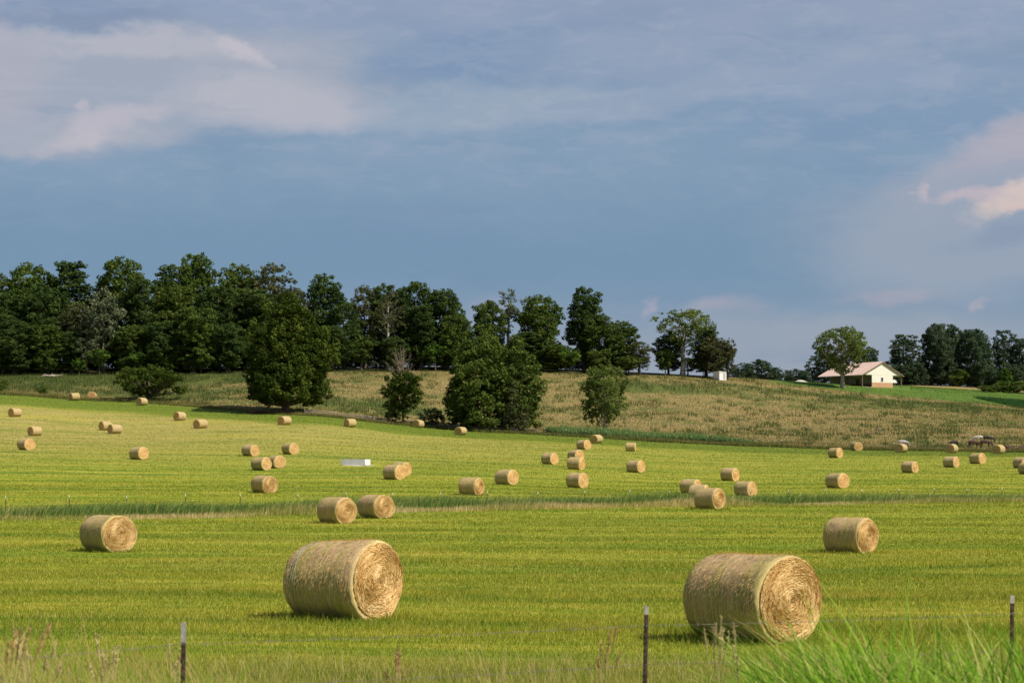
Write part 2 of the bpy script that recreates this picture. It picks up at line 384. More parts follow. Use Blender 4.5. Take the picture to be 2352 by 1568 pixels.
tag(g, 'rolling farmland, mown hay field rising to a rough pasture hill', kind='structure')

# ------------------------------------------------------------------ grass
def tri_blades(x, y, h, w, lean, az, z=None, seg=1):
    n = len(x); z = zf(x, y) if z is None else z
    yaw = rng.uniform(0, pi, n); bx, by = np.cos(yaw)*w/2, np.sin(yaw)*w/2
    b0 = np.stack([x-bx, y-by, z-0.01], -1); b1 = np.stack([x+bx, y+by, z-0.01], -1)
    tp = np.stack([x+np.cos(az)*h*lean, y+np.sin(az)*h*lean, z+h], -1)
    V = np.stack([b0, b1, tp], 1).reshape(-1, 3)
    return V, np.arange(3*n).reshape(-1, 3)
def ribbons(x, y, h, w, lean, az, seg=5, curl=1.7, z=None, wtop=0.1):
    n = len(x); z = zf(x, y) if z is None else z
    yaw = az+pi/2+rng.normal(0, 0.5, n)
    s = np.linspace(0, 1, seg+1)[None]                              # along the blade
    out_ = lean[:, None]*h[:, None]*s**curl
    up_ = h[:, None]*(s-0.30*lean[:, None]*s**3)
    wd = w[:, None]*np.minimum(1.0, 0.55+1.2*s)*(1-(1-wtop)*s**2.2)/2
    cx = x[:, None]+np.cos(az)[:, None]*out_; cy = y[:, None]+np.sin(az)[:, None]*out_; cz = z[:, None]-0.02+up_
    ax, ay = np.cos(yaw)[:, None]*wd, np.sin(yaw)[:, None]*wd
    V = np.stack([np.stack([cx-ax, cy-ay, cz], -1), np.stack([cx+ax, cy+ay, cz], -1)], 2)   # n, seg+1, 2, 3
    base = (np.arange(n)*(seg+1)*2)[:, None]; q = (np.arange(seg)*2)[None]
    i = base+q
    F = np.stack([i, i+1, i+3, i+2], -1).reshape(-1, 4)
    return V.reshape(-1, 3), F
# mown field: blades all over it, thinning out with distance
def scatter(rho0, d0, dmax, dmin=20.0, spread=0.30):
    n = int(rho0*d0*d0*2*spread*math.log(dmax/dmin))
    d = dmin*np.exp(rng.uniform(0, math.log(dmax/dmin), n)); x = rng.uniform(-spread, spread, n)*d
    keep = rng.uniform(0, 1, n) < np.minimum(1, (d/d0)**2)         # cap the density near by
    return x[keep], d[keep]
x, y = scatter(950, 27, 415)
ok = y < edge_d(ucol(x, y))-0.3
u_ = ucol(x, y); ok &= ~((y > strip_d(u_)+0.3) & (y < strip_d(u_)+5)); pd = hit(820, 1068, 180)+0.6; px0 = (820-CX)/FPX*pd
ok &= ((x-px0)/3.0)**2+((y-pd)/3.2)**2 > 1; x, y = x[ok], y[ok]; n = len(x)
sc_ = np.maximum(1, y/27)
lush = 0.75+0.5*np.clip(np.sin(y*0.55+x*0.03+2*np.sin(x*0.02))*0.6+0.5, 0, 1)
h = rng.uniform(0.05, 0.12, n)*lush*np.minimum(1.25, 0.85+sc_*0.05); w = rng.uniform(0.005, 0.009, n)*sc_**0.95
V, F = tri_blades(x, y, h, w, rng.uniform(0.1, 0.9, n), rng.uniform(0, 2*pi, n))
var = rng.uniform(0, 1, n); tip = np.tile([0.0, 0.0, 1.0], n)
e_ = zones(x, y)[1]
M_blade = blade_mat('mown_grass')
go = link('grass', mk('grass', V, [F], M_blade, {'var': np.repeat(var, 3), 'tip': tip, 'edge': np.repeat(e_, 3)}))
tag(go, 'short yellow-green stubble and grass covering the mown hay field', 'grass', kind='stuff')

# rough pasture
def pasture_tufts(n, name, label, cat, fn, hr, wr, stops, lean=0.4, seg=1):
    x, y, v = fn(n); n = len(x)
    h = rng.uniform(*hr, n); w = rng.uniform(*wr, n)
    V, F = tri_blades(x, y, h, w, rng.uniform(0.0, lean, n), rng.uniform(0, 2*pi, n))
    o = link(name, mk(name, V, [F], tuft_mat(name, stops, 0.5), {'var': np.repeat(v, 3)}))
    return tag(o, label, cat, kind='stuff')
def vnoise(x, y, s, seed=0):
    r_ = np.random.default_rng(seed); G = r_.uniform(0, 1, (128, 128))
    fx, fy = x/s, y/s; i, j = np.floor(fx).astype(int), np.floor(fy).astype(int); a, b = fx-i, fy-j
    a = a*a*(3-2*a); b = b*b*(3-2*b)
    g_ = lambda p, q: G[p % 128, q % 128]
    return g_(i, j)*(1-a)*(1-b)+g_(i+1, j)*a*(1-b)+g_(i, j+1)*(1-a)*b+g_(i+1, j+1)*a*b
def dry(n):
    u = rng.uniform(-150, 2500, n); y = rng.uniform(345, 500, n); x = (u-CX)/FPX*y
    pa, _, la, wo, gr_ = zones(x, y); k = (pa > 0.5) & (la < 0.5) & (wo < 0.3)
    x, y, gr_ = x[k], y[k], gr_[k]
    g_ = gr_+1.3*(vnoise(x, y*1.0, 7.0, 1)-0.5)+0.9*(vnoise(x, y, 1.8, 2)-0.5)+0.36
    v = np.clip(g_, 0, 1)*0.75+rng.uniform(0, 0.25, len(x))
    return x, y, v
TAN = [(0.0, (0.33, 0.250, 0.100)), (0.32, (0.27, 0.215, 0.074)), (0.60, (0.185, 0.185, 0.052)), (1.0, (0.095, 0.130, 0.034))]
pasture_tufts(400000, 'pasture_grass', 'dry tan grass mixed with green weeds on the pasture hill', 'pasture grass', dry, (0.10, 0.34), (0.05, 0.12), TAN)
def weeds(n):
    x, y, v = dry(n); g_ = zones(x, y)[4]
    cl = vnoise(x, y, 2.6, 5)+0.5*vnoise(x, y, 7, 6); k = cl+0.60*g_ > 1.10
    return x[k], y[k], rng.uniform(0, 1, k.sum())
pasture_tufts(200000, 'weeds', 'dark green weed clumps scattered over the tan pasture hill', 'weeds', weeds, (0.35, 0.95), (0.07, 0.15),
              [(0, (0.065, 0.105, 0.030)), (0.6, (0.105, 0.145, 0.044)), (1, (0.17, 0.20, 0.065))])
def lawnf(n):
    u = rng.uniform(1760, 2500, n); y = rng.uniform(490, 560, n); x = (u-CX)/FPX*y
    k = (zones(x, y)[2] > 0.5) & ~((u > 1930) & (u < 2090) & (y > 508) & (y < 540)); return x[k], y[k], rng.uniform(0, 1, k.sum())
pasture_tufts(26000, 'lawn', 'short green lawn round the far pole building', 'lawn', lawnf, (0.06, 0.16), (0.1, 0.2), [(0, (0.08, 0.145, 0.022)), (1, (0.14, 0.20, 0.04))])

def cropf(n):
    u = rng.uniform(2235, 2560, n); y = rng.uniform(480, 505, n); x = (u-CX)/FPX*y
    k = (y > 505-(u-2235)*0.22) ; return x[k], y[k], rng.uniform(0, 1, k.sum())
pasture_tufts(16000, 'crop', 'dark green leafy crop patch at the far right beyond the pasture', 'crop', cropf, (0.3, 0.9), (0.15, 0.35), [(0, (0.035, 0.10, 0.03)), (1, (0.08, 0.17, 0.05))])
# reed strip in the ditch across the field
def ditch_reeds():
    n = 60000
    u = rng.uniform(-250, 2600, n); off = rng.uniform(1.2, 7.2, n); y = strip_d(u)+off; x = (u-CX)/FPX*y
    wave = vnoise(x, y, 6, 11)
    h = (0.60+0.62*wave)*rng.uniform(0.65, 1.15, n)*np.interp(u, [0, 1600, 1800, 2352], [1.0, 1.0, 0.98, 1.0])
    k = (wave+rng.uniform(0, 1, n) > 0.30) & (rng.uniform(0, 1, n) < 0.42)
    u, x, y, h = u[k], x[k], y[k], h[k]; n = len(x)
    V, F = ribbons(x, y, h, rng.uniform(0.03, 0.06, n), rng.uniform(0.15, 0.75, n), rng.normal(0.15, 0.6, n), seg=3)
    v = np.clip(rng.uniform(-0.1, 1, n)*0.75+0.35*vnoise(x, y, 4, 12), 0, 1)
    return V, F, np.repeat(v, 8)
V, F, v = ditch_reeds()
o = link('reeds', mk('reeds', V, [F], tuft_mat('reeds', [(0, (0.085, 0.165, 0.050)), (0.4, (0.17, 0.270, 0.070)), (0.7, (0.30, 0.36, 0.09)), (1, (0.62, 0.50, 0.22))]), {'var': v}))
tag(o, 'blue-green reeds leaning right in the ditch strip across the hay field', 'reeds', kind='stuff')
def ditch_dry():
    n = 34000
    u = rng.uniform(-250, 2600, n); off = rng.triangular(-2.4, 0.6, 3.4, n); y = strip_d(u)+off; x = (u-CX)/FPX*y
    wave = vnoise(x, y, 7, 21)
    h = (0.22+0.75*wave)*rng.uniform(0.4, 1.25, n)*np.interp(u, [0, 1700, 2352], [1.0, 0.9, 0.62])
    V, F = ribbons(x, y, h, rng.uniform(0.025, 0.05, n), rng.uniform(0.1, 0.6, n), rng.normal(0.1, 0.7, n), seg=2)
    g_ = vnoise(x, y, 4, 22)
    v = np.clip(rng.uniform(0, 0.6, n)+0.75*(g_-0.35), 0, 1)
    return V, F, np.repeat(v, 6)
V, F, v = ditch_dry()
o = link('dry_grass', mk('dry_grass', V, [F], tuft_mat('dry_grass', [(0, (0.72, 0.56, 0.30)), (0.35, (0.58, 0.46, 0.20)), (0.6, (0.36, 0.36, 0.09)), (1, (0.20, 0.28, 0.04))]), {'var': v}))
tag(o, 'dry tan grass along the near edge of the ditch reeds', 'grass', kind='stuff')
def hill_reeds():
    n = 16000
    u = rng.uniform(1255, 1760, n); t_ = (u-1255)/505
    y0 = edge_d(u)+4.5; y = y0+rng.uniform(0, 1, n)*7.5*np.sqrt(np.clip(1-t_**3, 0.02, 1))*np.clip(t_*14, 0.2, 1); x = (u-CX)/FPX*y
    h = rng.uniform(1.1, 1.9, n)*np.clip(1.25-t_**5, 0.35, 1)*(0.8+0.4*vnoise(x, y, 5, 31))
    V, F = ribbons(x, y, h, rng.uniform(0.06, 0.12, n), rng.uniform(0.1, 0.5, n), rng.uniform(0, 2*pi, n), seg=2)
    return V, F, np.repeat(rng.uniform(0, 1, n), 6)
V, F, v = hill_reeds()
o = link('reeds', mk('hill_reeds', V, [F], tuft_mat('hill_reeds', [(0, (0.09, 0.17, 0.055)), (0.6, (0.17, 0.28, 0.085)), (1, (0.34, 0.42, 0.15))]), {'var': v}))
tag(o, 'dense green reed bed below the pasture, beyond the far field edge', 'reeds', kind='stuff')
def edge_strip():
    n = 60000
    u = rng.uniform(-200, 2550, n); y = edge_d(u)+rng.uniform(-0.6, 4.5, n); x = (u-CX)/FPX*y
    front = (y-edge_d(u)) < 0.7
    h = rng.uniform(0.25, 0.6, n)*(0.6+0.8*vnoise(x, y, 9, 41))
    V, F = tri_blades(x, y, h, rng.uniform(0.08, 0.16, n), rng.uniform(0, 0.4, n), rng.uniform(0, 6.28, n))
    v = np.where(front, rng.uniform(0.55, 1, n), np.clip(rng.uniform(0, 0.5, n)+0.5*(vnoise(x, y, 6, 42)-0.3), 0, 1))
    return V, F, np.repeat(v, 3)
V, F, v = edge_strip()
o = link('dry_grass', mk('edge_grass', V, [F], tuft_mat('edge_grass', TAN), {'var': v}))
tag(o, 'unmown tan and green fringe along the far edge of the hay field', 'grass', kind='stuff')

# foreground: roadside growth in front of and under the near fence
def fore(n, ulo, uhi, dlo, dhi, hr, wr, lr, azm, azs, stops, name, label, clump=0.0, seed=1, seg=6, curl=1.7, ramp=None):
    if clump:
        m_ = max(1, n//int(clump)); cu = rng.uniform(ulo, uhi, m_); cd = rng.uniform(dlo, dhi, m_); ch = rng.uniform(0.7, 1.15, m_)
        q = rng.integers(0, m_, n); y = cd[q]+rng.normal(0, 0.10, n); x = (cu[q]-CX)/FPX*cd[q]+rng.normal(0, 0.10, n); hs = ch[q]
    else:
        y = rng.uniform(dlo, dhi, n); x = (rng.uniform(ulo, uhi, n)-CX)/FPX*y; hs = np.ones(n)
    h = rng.uniform(*hr, n)*hs
    if ramp is not None: h = h*np.interp(ucol(x, y), *ramp)
    V, F = ribbons(x, y, h, rng.uniform(*wr, n), rng.uniform(*lr, n), rng.normal(azm, azs, n), seg=seg, curl=curl)
    o = link(name, mk(name, V, [F], tuft_mat(name, stops, 0.4), {'var': np.repeat(rng.uniform(0, 1, n), (seg+1)*2)}))
    return tag(o, label, 'grass', kind='stuff')
BRIGHT = [(0, (0.06, 0.15, 0.012)), (0.45, (0.16, 0.32, 0.022)), (0.8, (0.32, 0.46, 0.06)), (0.93, (0.50, 0.52, 0.16)), (1, (0.52, 0.36, 0.18))]
fore(4000, 1690, 2480, 12.5, 16.5, (0.45, 1.42), (0.009, 0.022), (0.25, 1.0), pi*0.9, 1.1, BRIGHT, 'tall_grass',
     'bright green tall roadside grass in the right foreground below the near fence', clump=16,
     ramp=([1640, 1750, 1900, 2100, 2300, 2480], [0.55, 0.80, 1.05, 0.94, 0.96, 0.90]))
OLIVE = [(0, (0.15, 0.24, 0.02)), (0.4, (0.30, 0.34, 0.05)), (0.7, (0.50, 0.42, 0.16)), (1, (0.60, 0.42, 0.22))]
fore(2600, -80, 620, 12.5, 17, (0.50, 1.26), (0.004, 0.011), (0.3, 1.1), pi*0.8, 0.8, [(0, (0.10, 0.20, 0.015)), (0.4, (0.24, 0.32, 0.03)), (0.7, (0.40, 0.34, 0.12)), (1, (0.46, 0.30, 0.15))], 'tall_grass',
     'olive and tan roadside grass in the left foreground, brown seed heads among it', clump=12,
     ramp=([-80, 60, 300, 620], [1.15, 1.12, 0.98, 0.80]))
fore(34000, -100, 2480, 17.5, 29.5, (0.10, 0.42), (0.004, 0.008), (0.15, 0.7), 0, 2.5, OLIVE, 'tall_grass',
     'knee-high straw and green growth just behind the near wire fence', seg=3,
     ramp=([-100, 500, 1500, 1800, 2480], [1.1, 0.9, 0.9, 1.1, 1.0]))

# ------------------------------------------------------------------ hay bales
def side_mat():
    m, t, o = material('bale_side'); p = t.new('ShaderNodeBsdfPrincipled')
    oc = t.new('ShaderNodeTexCoord').outputs['Object']; x, y, z = t.sep(oc)
    rnd = t.new('ShaderNodeObjectInfo').outputs['Random']; off = t.m('MULTIPLY', rnd, 40.0)
    ang = t.m('ARCTAN2', y, t.m('SUBTRACT', z, 0.75))
    v = t.comb(t.m('ADD', t.m('MULTIPLY', x, 75.0), off), t.m('MULTIPLY', ang, 1.6), off)     # strands run round the bale
    n1 = t.noise(v, 1.0, 2, 0.6)
    n2 = t.noise(t.comb(t.m('ADD', t.m('MULTIPLY', x, 95.0), off), t.m('MULTIPLY', ang, 9.0), 3.0), 1.0, 2, 0.6)
    bands = t.noise(t.comb(t.m('ADD', t.m('MULTIPLY', x, 4.5), off), t.m('MULTIPLY', ang, 0.35), off), 1.0, 3, 0.55)
    blot = t.noise(t.comb(t.m('MULTIPLY', x, 3.0), t.m('MULTIPLY', ang, 2.4), off), 1.0, 5, 0.65)
    c = t.mix(t.ss(bands, 0.46, 0.55), (0.43, 0.305, 0.160), (0.36, 0.305, 0.105))
    c = t.mix(t.m('MULTIPLY', t.ss(blot, 0.52, 0.68), 0.6), c, (0.27, 0.185, 0.110))
    c = t.mix(t.m('MULTIPLY', t.ss(n1, 0.52, 0.66), 0.7), c, (0.68, 0.50, 0.27))
    c = t.mix(t.m('MULTIPLY', t.ss(n1, 0.46, 0.32), 0.7), c, (0.16, 0.105, 0.052))
    c = t.mix(t.m('MULTIPLY', t.ss(n2, 0.58, 0.74), 0.4), c, (0.64, 0.47, 0.25))
    c = t.mix(t.m('MULTIPLY', t.ss(n2, 0.42, 0.28), 0.4), c, (0.16, 0.12, 0.07))
    end = t.ss(t.m('ABSOLUTE', x), 0.74, 0.80)                                           # net and fresher hay near the rims
    c = t.mix(t.m('MULTIPLY', end, 0.35), c, (0.58, 0.49, 0.22))
    bs = t.new('ShaderNodeBump'); bs.inputs['Strength'].default_value = 0.45; bs.inputs['Distance'].default_value = 0.02
    t.l.new(t.m('ADD', n1, n2), bs.inputs['Height']); t.l.new(bs.outputs[0], p.inputs['Normal'])
    t.l.new(c, p.inputs['Base Color']); p.inputs['Roughness'].default_value = 0.9; p.inputs['Specular IOR Level'].default_value = 0.15
    t.l.new(p.outputs[0], o.inputs[0]); return m
def face_mat():
    m, t, o = material('bale_end'); p = t.new('ShaderNodeBsdfPrincipled')
    oc = t.new('ShaderNodeTexCoord').outputs['Object']; x, y, z = t.sep(oc)
    rnd = t.new('ShaderNodeObjectInfo').outputs['Random']; off = t.m('MULTIPLY', rnd, 40.0)
    zz = t.m('SUBTRACT', z, 0.72); yy = t.m('MULTIPLY', y, 0.9)
    r = t.m('SQRT', t.m('ADD', t.m('POWER', yy, 2.0), t.m('POWER', zz, 2.0))); ang = t.m('ARCTAN2', yy, zz)
    wob = t.m('MULTIPLY', t.noise(oc, 4.0, 4), 0.20)
    rr = t.m('ADD', t.m('ADD', r, wob), t.m('MULTIPLY', ang, 0.02))
    n1 = t.noise(t.comb(t.m('MULTIPLY', rr, 22.0), t.m('MULTIPLY', t.m('SINE', ang), 2.2), t.m('ADD', t.m('MULTIPLY', t.m('COSINE', ang), 2.2), off)), 1.0, 4, 0.7)
    n2 = t.noise(t.comb(t.m('MULTIPLY', rr, 75.0), t.m('MULTIPLY', t.m('SINE', ang), 5.0), t.m('ADD', t.m('MULTIPLY', t.m('COSINE', ang), 5.0), off)), 1.0, 3, 0.7)
    bl = t.noise(oc, 3.5, 4, 0.6)
    c = t.mix(t.ss(n1, 0.36, 0.64), (0.56, 0.34, 0.125), (0.84, 0.58, 0.26))
    c = t.mix(t.m('MULTIPLY', t.ss(n2, 0.55, 0.70), 0.6), c, (0.92, 0.70, 0.38))
    c = t.mix(t.m('MULTIPLY', t.ss(n2, 0.42, 0.28), 0.65), c, (0.30, 0.15, 0.04))
    c = t.mix(t.m('MULTIPLY', t.ss(bl, 0.50, 0.64), 0.55), c, (0.92, 0.70, 0.38))
    bs = t.new('ShaderNodeBump'); bs.inputs['Strength'].default_value = 0.9; bs.inputs['Distance'].default_value = 0.03
    t.l.new(t.m('ADD', n1, n2), bs.inputs['Height']); t.l.new(bs.outputs[0], p.inputs['Normal'])
    t.l.new(c, p.inputs['Base Color']); p.inputs['Roughness'].default_value = 0.85; p.inputs['Specular IOR Level'].default_value = 0.2
    t.l.new(p.outputs[0], o.inputs[0]); return m
M_side, M_face = side_mat(), face_mat()
M_straw = tuft_mat('straw_strands', [(0, (0.50, 0.30, 0.11)), (0.3, (0.66, 0.43, 0.17)), (0.7, (0.80, 0.57, 0.27)), (1, (0.92, 0.74, 0.44))], 0.15)
BL = 0.80
def section(th, sx, seed, t_):
    """one cross section: a slightly sagging circle; returns y, z offsets from the axis at height 0.75"""
    sag = 1+0.10*np.maximum(0, -np.sin(th))**1.5
    lump = 1+0.012*np.sin(2*th+seed*1.7)+0.010*np.sin(3*th+seed)+0.007*np.sin(7*th+2.3*seed+t_*3)
    y = 0.845*np.cos(th)*lump*sx; z = 0.75+0.76*np.sin(th)*lump*sx
    z = np.where(z < 0.075, 0.075-(0.075-z)*0.15, z)-0.07
    return y*np.where(z < 0.75, sag*0+1+0.02*(z < 0.4), 1), z
def bale_meshes(seed, prof, strands=0, fuzz=0, res=72):
    r_ = np.random.default_rng(seed); th = np.arange(res)/res*2*pi
    ts = np.array([-1, -0.985, -0.95, -0.88, -0.7, -0.5, -0.3, -0.1, 0.1, 0.3, 0.5, 0.7, 0.88, 0.95, 0.985, 1])
    rs = np.interp(ts, *prof)*np.interp(np.abs(ts), [0, 0.86, 0.95, 0.985, 1], [1, 1, 0.985, 0.962, 0.93])
    V = []
    for t_, s_ in zip(ts, rs):
        y, z = section(th, s_, seed, t_); z = z + (0.0)
        rough = r_.normal(0, 0.004, res)
        V.append(np.stack([np.full(res, t_*BL)+r_.normal(0, 0.004, res), y*(1+rough), z*(1+rough)], -1))
    m_ = len(ts); V = np.array(V); i = np.arange(m_-1)[:, None]*res; j = np.arange(res)[None]; j2 = (j+1) % res
    F = np.stack([i+j, i+res+j, i+res+j2, i+j2], -1).reshape(-1, 4); Vs = V.reshape(-1, 3); Fl = [F]
    vs = None
    side = mk('bale_side', Vs, [F[:, ::-1]], M_side, smooth=True)
    faces = []
    for sg, ring, sc in ((1, V[-1], rs[-1]), (-1, V[0], rs[0])):
        c = np.array([sg*BL, 0, 0.70]); rf = np.array([1.0, 0.93, 0.82, 0.68, 0.54, 0.40, 0.27, 0.15, 0.06])
        P_ = []
        for q, f in enumerate(rf):
            bulge = sg*(0.0+0.035*(1-f**2)-0.03*np.exp(-(f/0.16)**2)+0.0)
            rp = c+(ring-c)*f; rp = rp.copy(); rp[:, 0] = sg*BL+bulge+(r_.normal(0, 0.008, res) if 0 < q else 0)
            if q == 0: rp[:, 0] = ring[:, 0]
            P_.append(rp)
        P_.append(np.tile(c+[sg*0.0, 0, 0], (1, 1)))
        Vf = np.concatenate(P_); i = np.arange(len(rf)-1)[:, None]*res
        Ff = np.stack([i+j, i+j2, i+res+j2, i+res+j], -1).reshape(-1, 4)
        k_ = (len(rf)-1)*res; Tf = np.array([(k_+a, k_+(a+1) % res, len(rf)*res) for a in range(res)])
        if sg < 0: Ff = Ff[:, ::-1]; Tf = Tf[:, ::-1]
        fm = mk('bale_end', Vf, [Ff, Tf], M_face, smooth=True)
        if strands and sg > 0:
            n = strands; rad = np.sqrt(r_.uniform(0.002, 0.95, n)); a0 = r_.uniform(0, 2*pi, n); ln = r_.uniform(0.10, 0.32, n)/np.maximum(0.18, rad*0.75)
            ln = np.minimum(ln, 1.6); dr = r_.normal(0, 0.055, n); seg = 4; s = np.linspace(-0.5, 0.5, seg+1)[None]
            aa = a0[:, None]+ln[:, None]*s; rr = np.clip(rad[:, None]+dr[:, None]*s*2+0.01*np.sin(aa*5), 0.01, 0.985)
            yy, zz = 0.845*sc*rr*np.cos(aa), 0.70+0.75*sc*rr*np.sin(aa)*np.where(np.sin(aa) < 0, 0.93, 1)
            lift = r_.uniform(0.004, 0.028, n)[:, None]+0.02*np.abs(s)*r_.uniform(0, 1, n)[:, None]
            xx = BL+0.035*(1-rr**2)-0.03*np.exp(-(rr/0.16)**2)+lift+0*aa
            wd = r_.uniform(0.0025, 0.006, n)[:, None]
            ry, rz = np.cos(aa)*wd, np.sin(aa)*wd; tw = r_.uniform(-0.006, 0.006, n)[:, None]+0*aa
            Vv = np.stack([np.stack([xx-tw, yy-ry, zz-rz], -1), np.stack([xx+tw, yy+ry, zz+rz], -1)], 2).reshape(-1, 3)
            i2 = (np.arange(n)*(seg+1)*2)[:, None]+(np.arange(seg)*2)[None]
            Fv = np.stack([i2, i2+1, i2+3, i2+2], -1).reshape(-1, 4)
            sv = np.repeat(np.clip(r_.uniform(0, 1, n)*0.8+0.35*(np.sin(a0*1.0+seed+rad*3)*np.cos(rad*9+a0*2)), 0, 1), (seg+1)*2)
            faces.append((fm, mk('straw', Vv, [Fv], M_straw, {'var': sv})))
        else: faces.append((fm, None))
    fz = None
    if fuzz:                                                        # loose stalks on the wrap
        n = fuzz; tt = r_.uniform(-0.97, 0.97, n); a = r_.uniform(-0.35, pi+0.35, n); s_ = np.interp(tt, *prof)*np.interp(np.abs(tt), [0, 0.86, 1], [1, 1, 0.95])
        y, z = section(a, s_, seed, tt); ny, nz = np.cos(a), np.sin(a)
        ln = r_.uniform(0.03, 0.10, n); ta = r_.normal(0, 0.22, n)
        d = np.stack([np.sin(ta)*ln, -np.sin(a)*np.cos(ta)*ln+ny*0.02, np.cos(a)*np.cos(ta)*ln+nz*0.02], -1)
        p0 = np.stack([tt*BL, y+ny*0.004, z+nz*0.004], -1); wv = np.stack([np.cos(ta), np.sin(a)*np.sin(ta), -np.cos(a)*np.sin(ta)], -1)*r_.uniform(0.003, 0.006, n)[:, None]
        p1 = p0+d+np.stack([0*ny, ny, nz], -1)*r_.uniform(0.0, 0.02, n)[:, None]
        Vv = np.stack([p0-wv, p0+wv, p1], 1).reshape(-1, 3)
        fz = mk('loose_stalks', Vv, [np.arange(3*n).reshape(-1, 3)], M_straw, {'var': np.repeat(r_.uniform(0, 0.8, n), 3)})
    return side, faces, fz
FLAT = ([-1, -0.3, 0.2, 0.6, 1], [0.985, 1.0, 0.99, 1.0, 1.0])
SAD = ([-1, -0.5, 0.0, 0.15, 0.5, 1], [0.965, 0.985, 0.975, 0.97, 0.99, 1.01])
DRP = ([-1, -0.6, -0.1, 0.2, 0.7, 1], [0.85, 0.925, 0.965, 0.965, 1.0, 1.01])
BP = {'A': bale_meshes(11, DRP, 9000, 2600, 96), 'B': bale_meshes(12, SAD, 9500, 2600, 96), 'C': bale_meshes(13, SAD, 2600, 1200),
      'D': bale_meshes(14, FLAT, 2600, 1200), 'E': bale_meshes(15, FLAT, 500, 0, 48), 'F': bale_meshes(16, SAD, 500, 0, 48), 'G': bale_meshes(17, ([-1, -0.2, 0.5, 1], [0.95, 1.0, 0.985, 0.99]), 500, 0, 48)}
RB = 'round hay bales lying on the mown field'
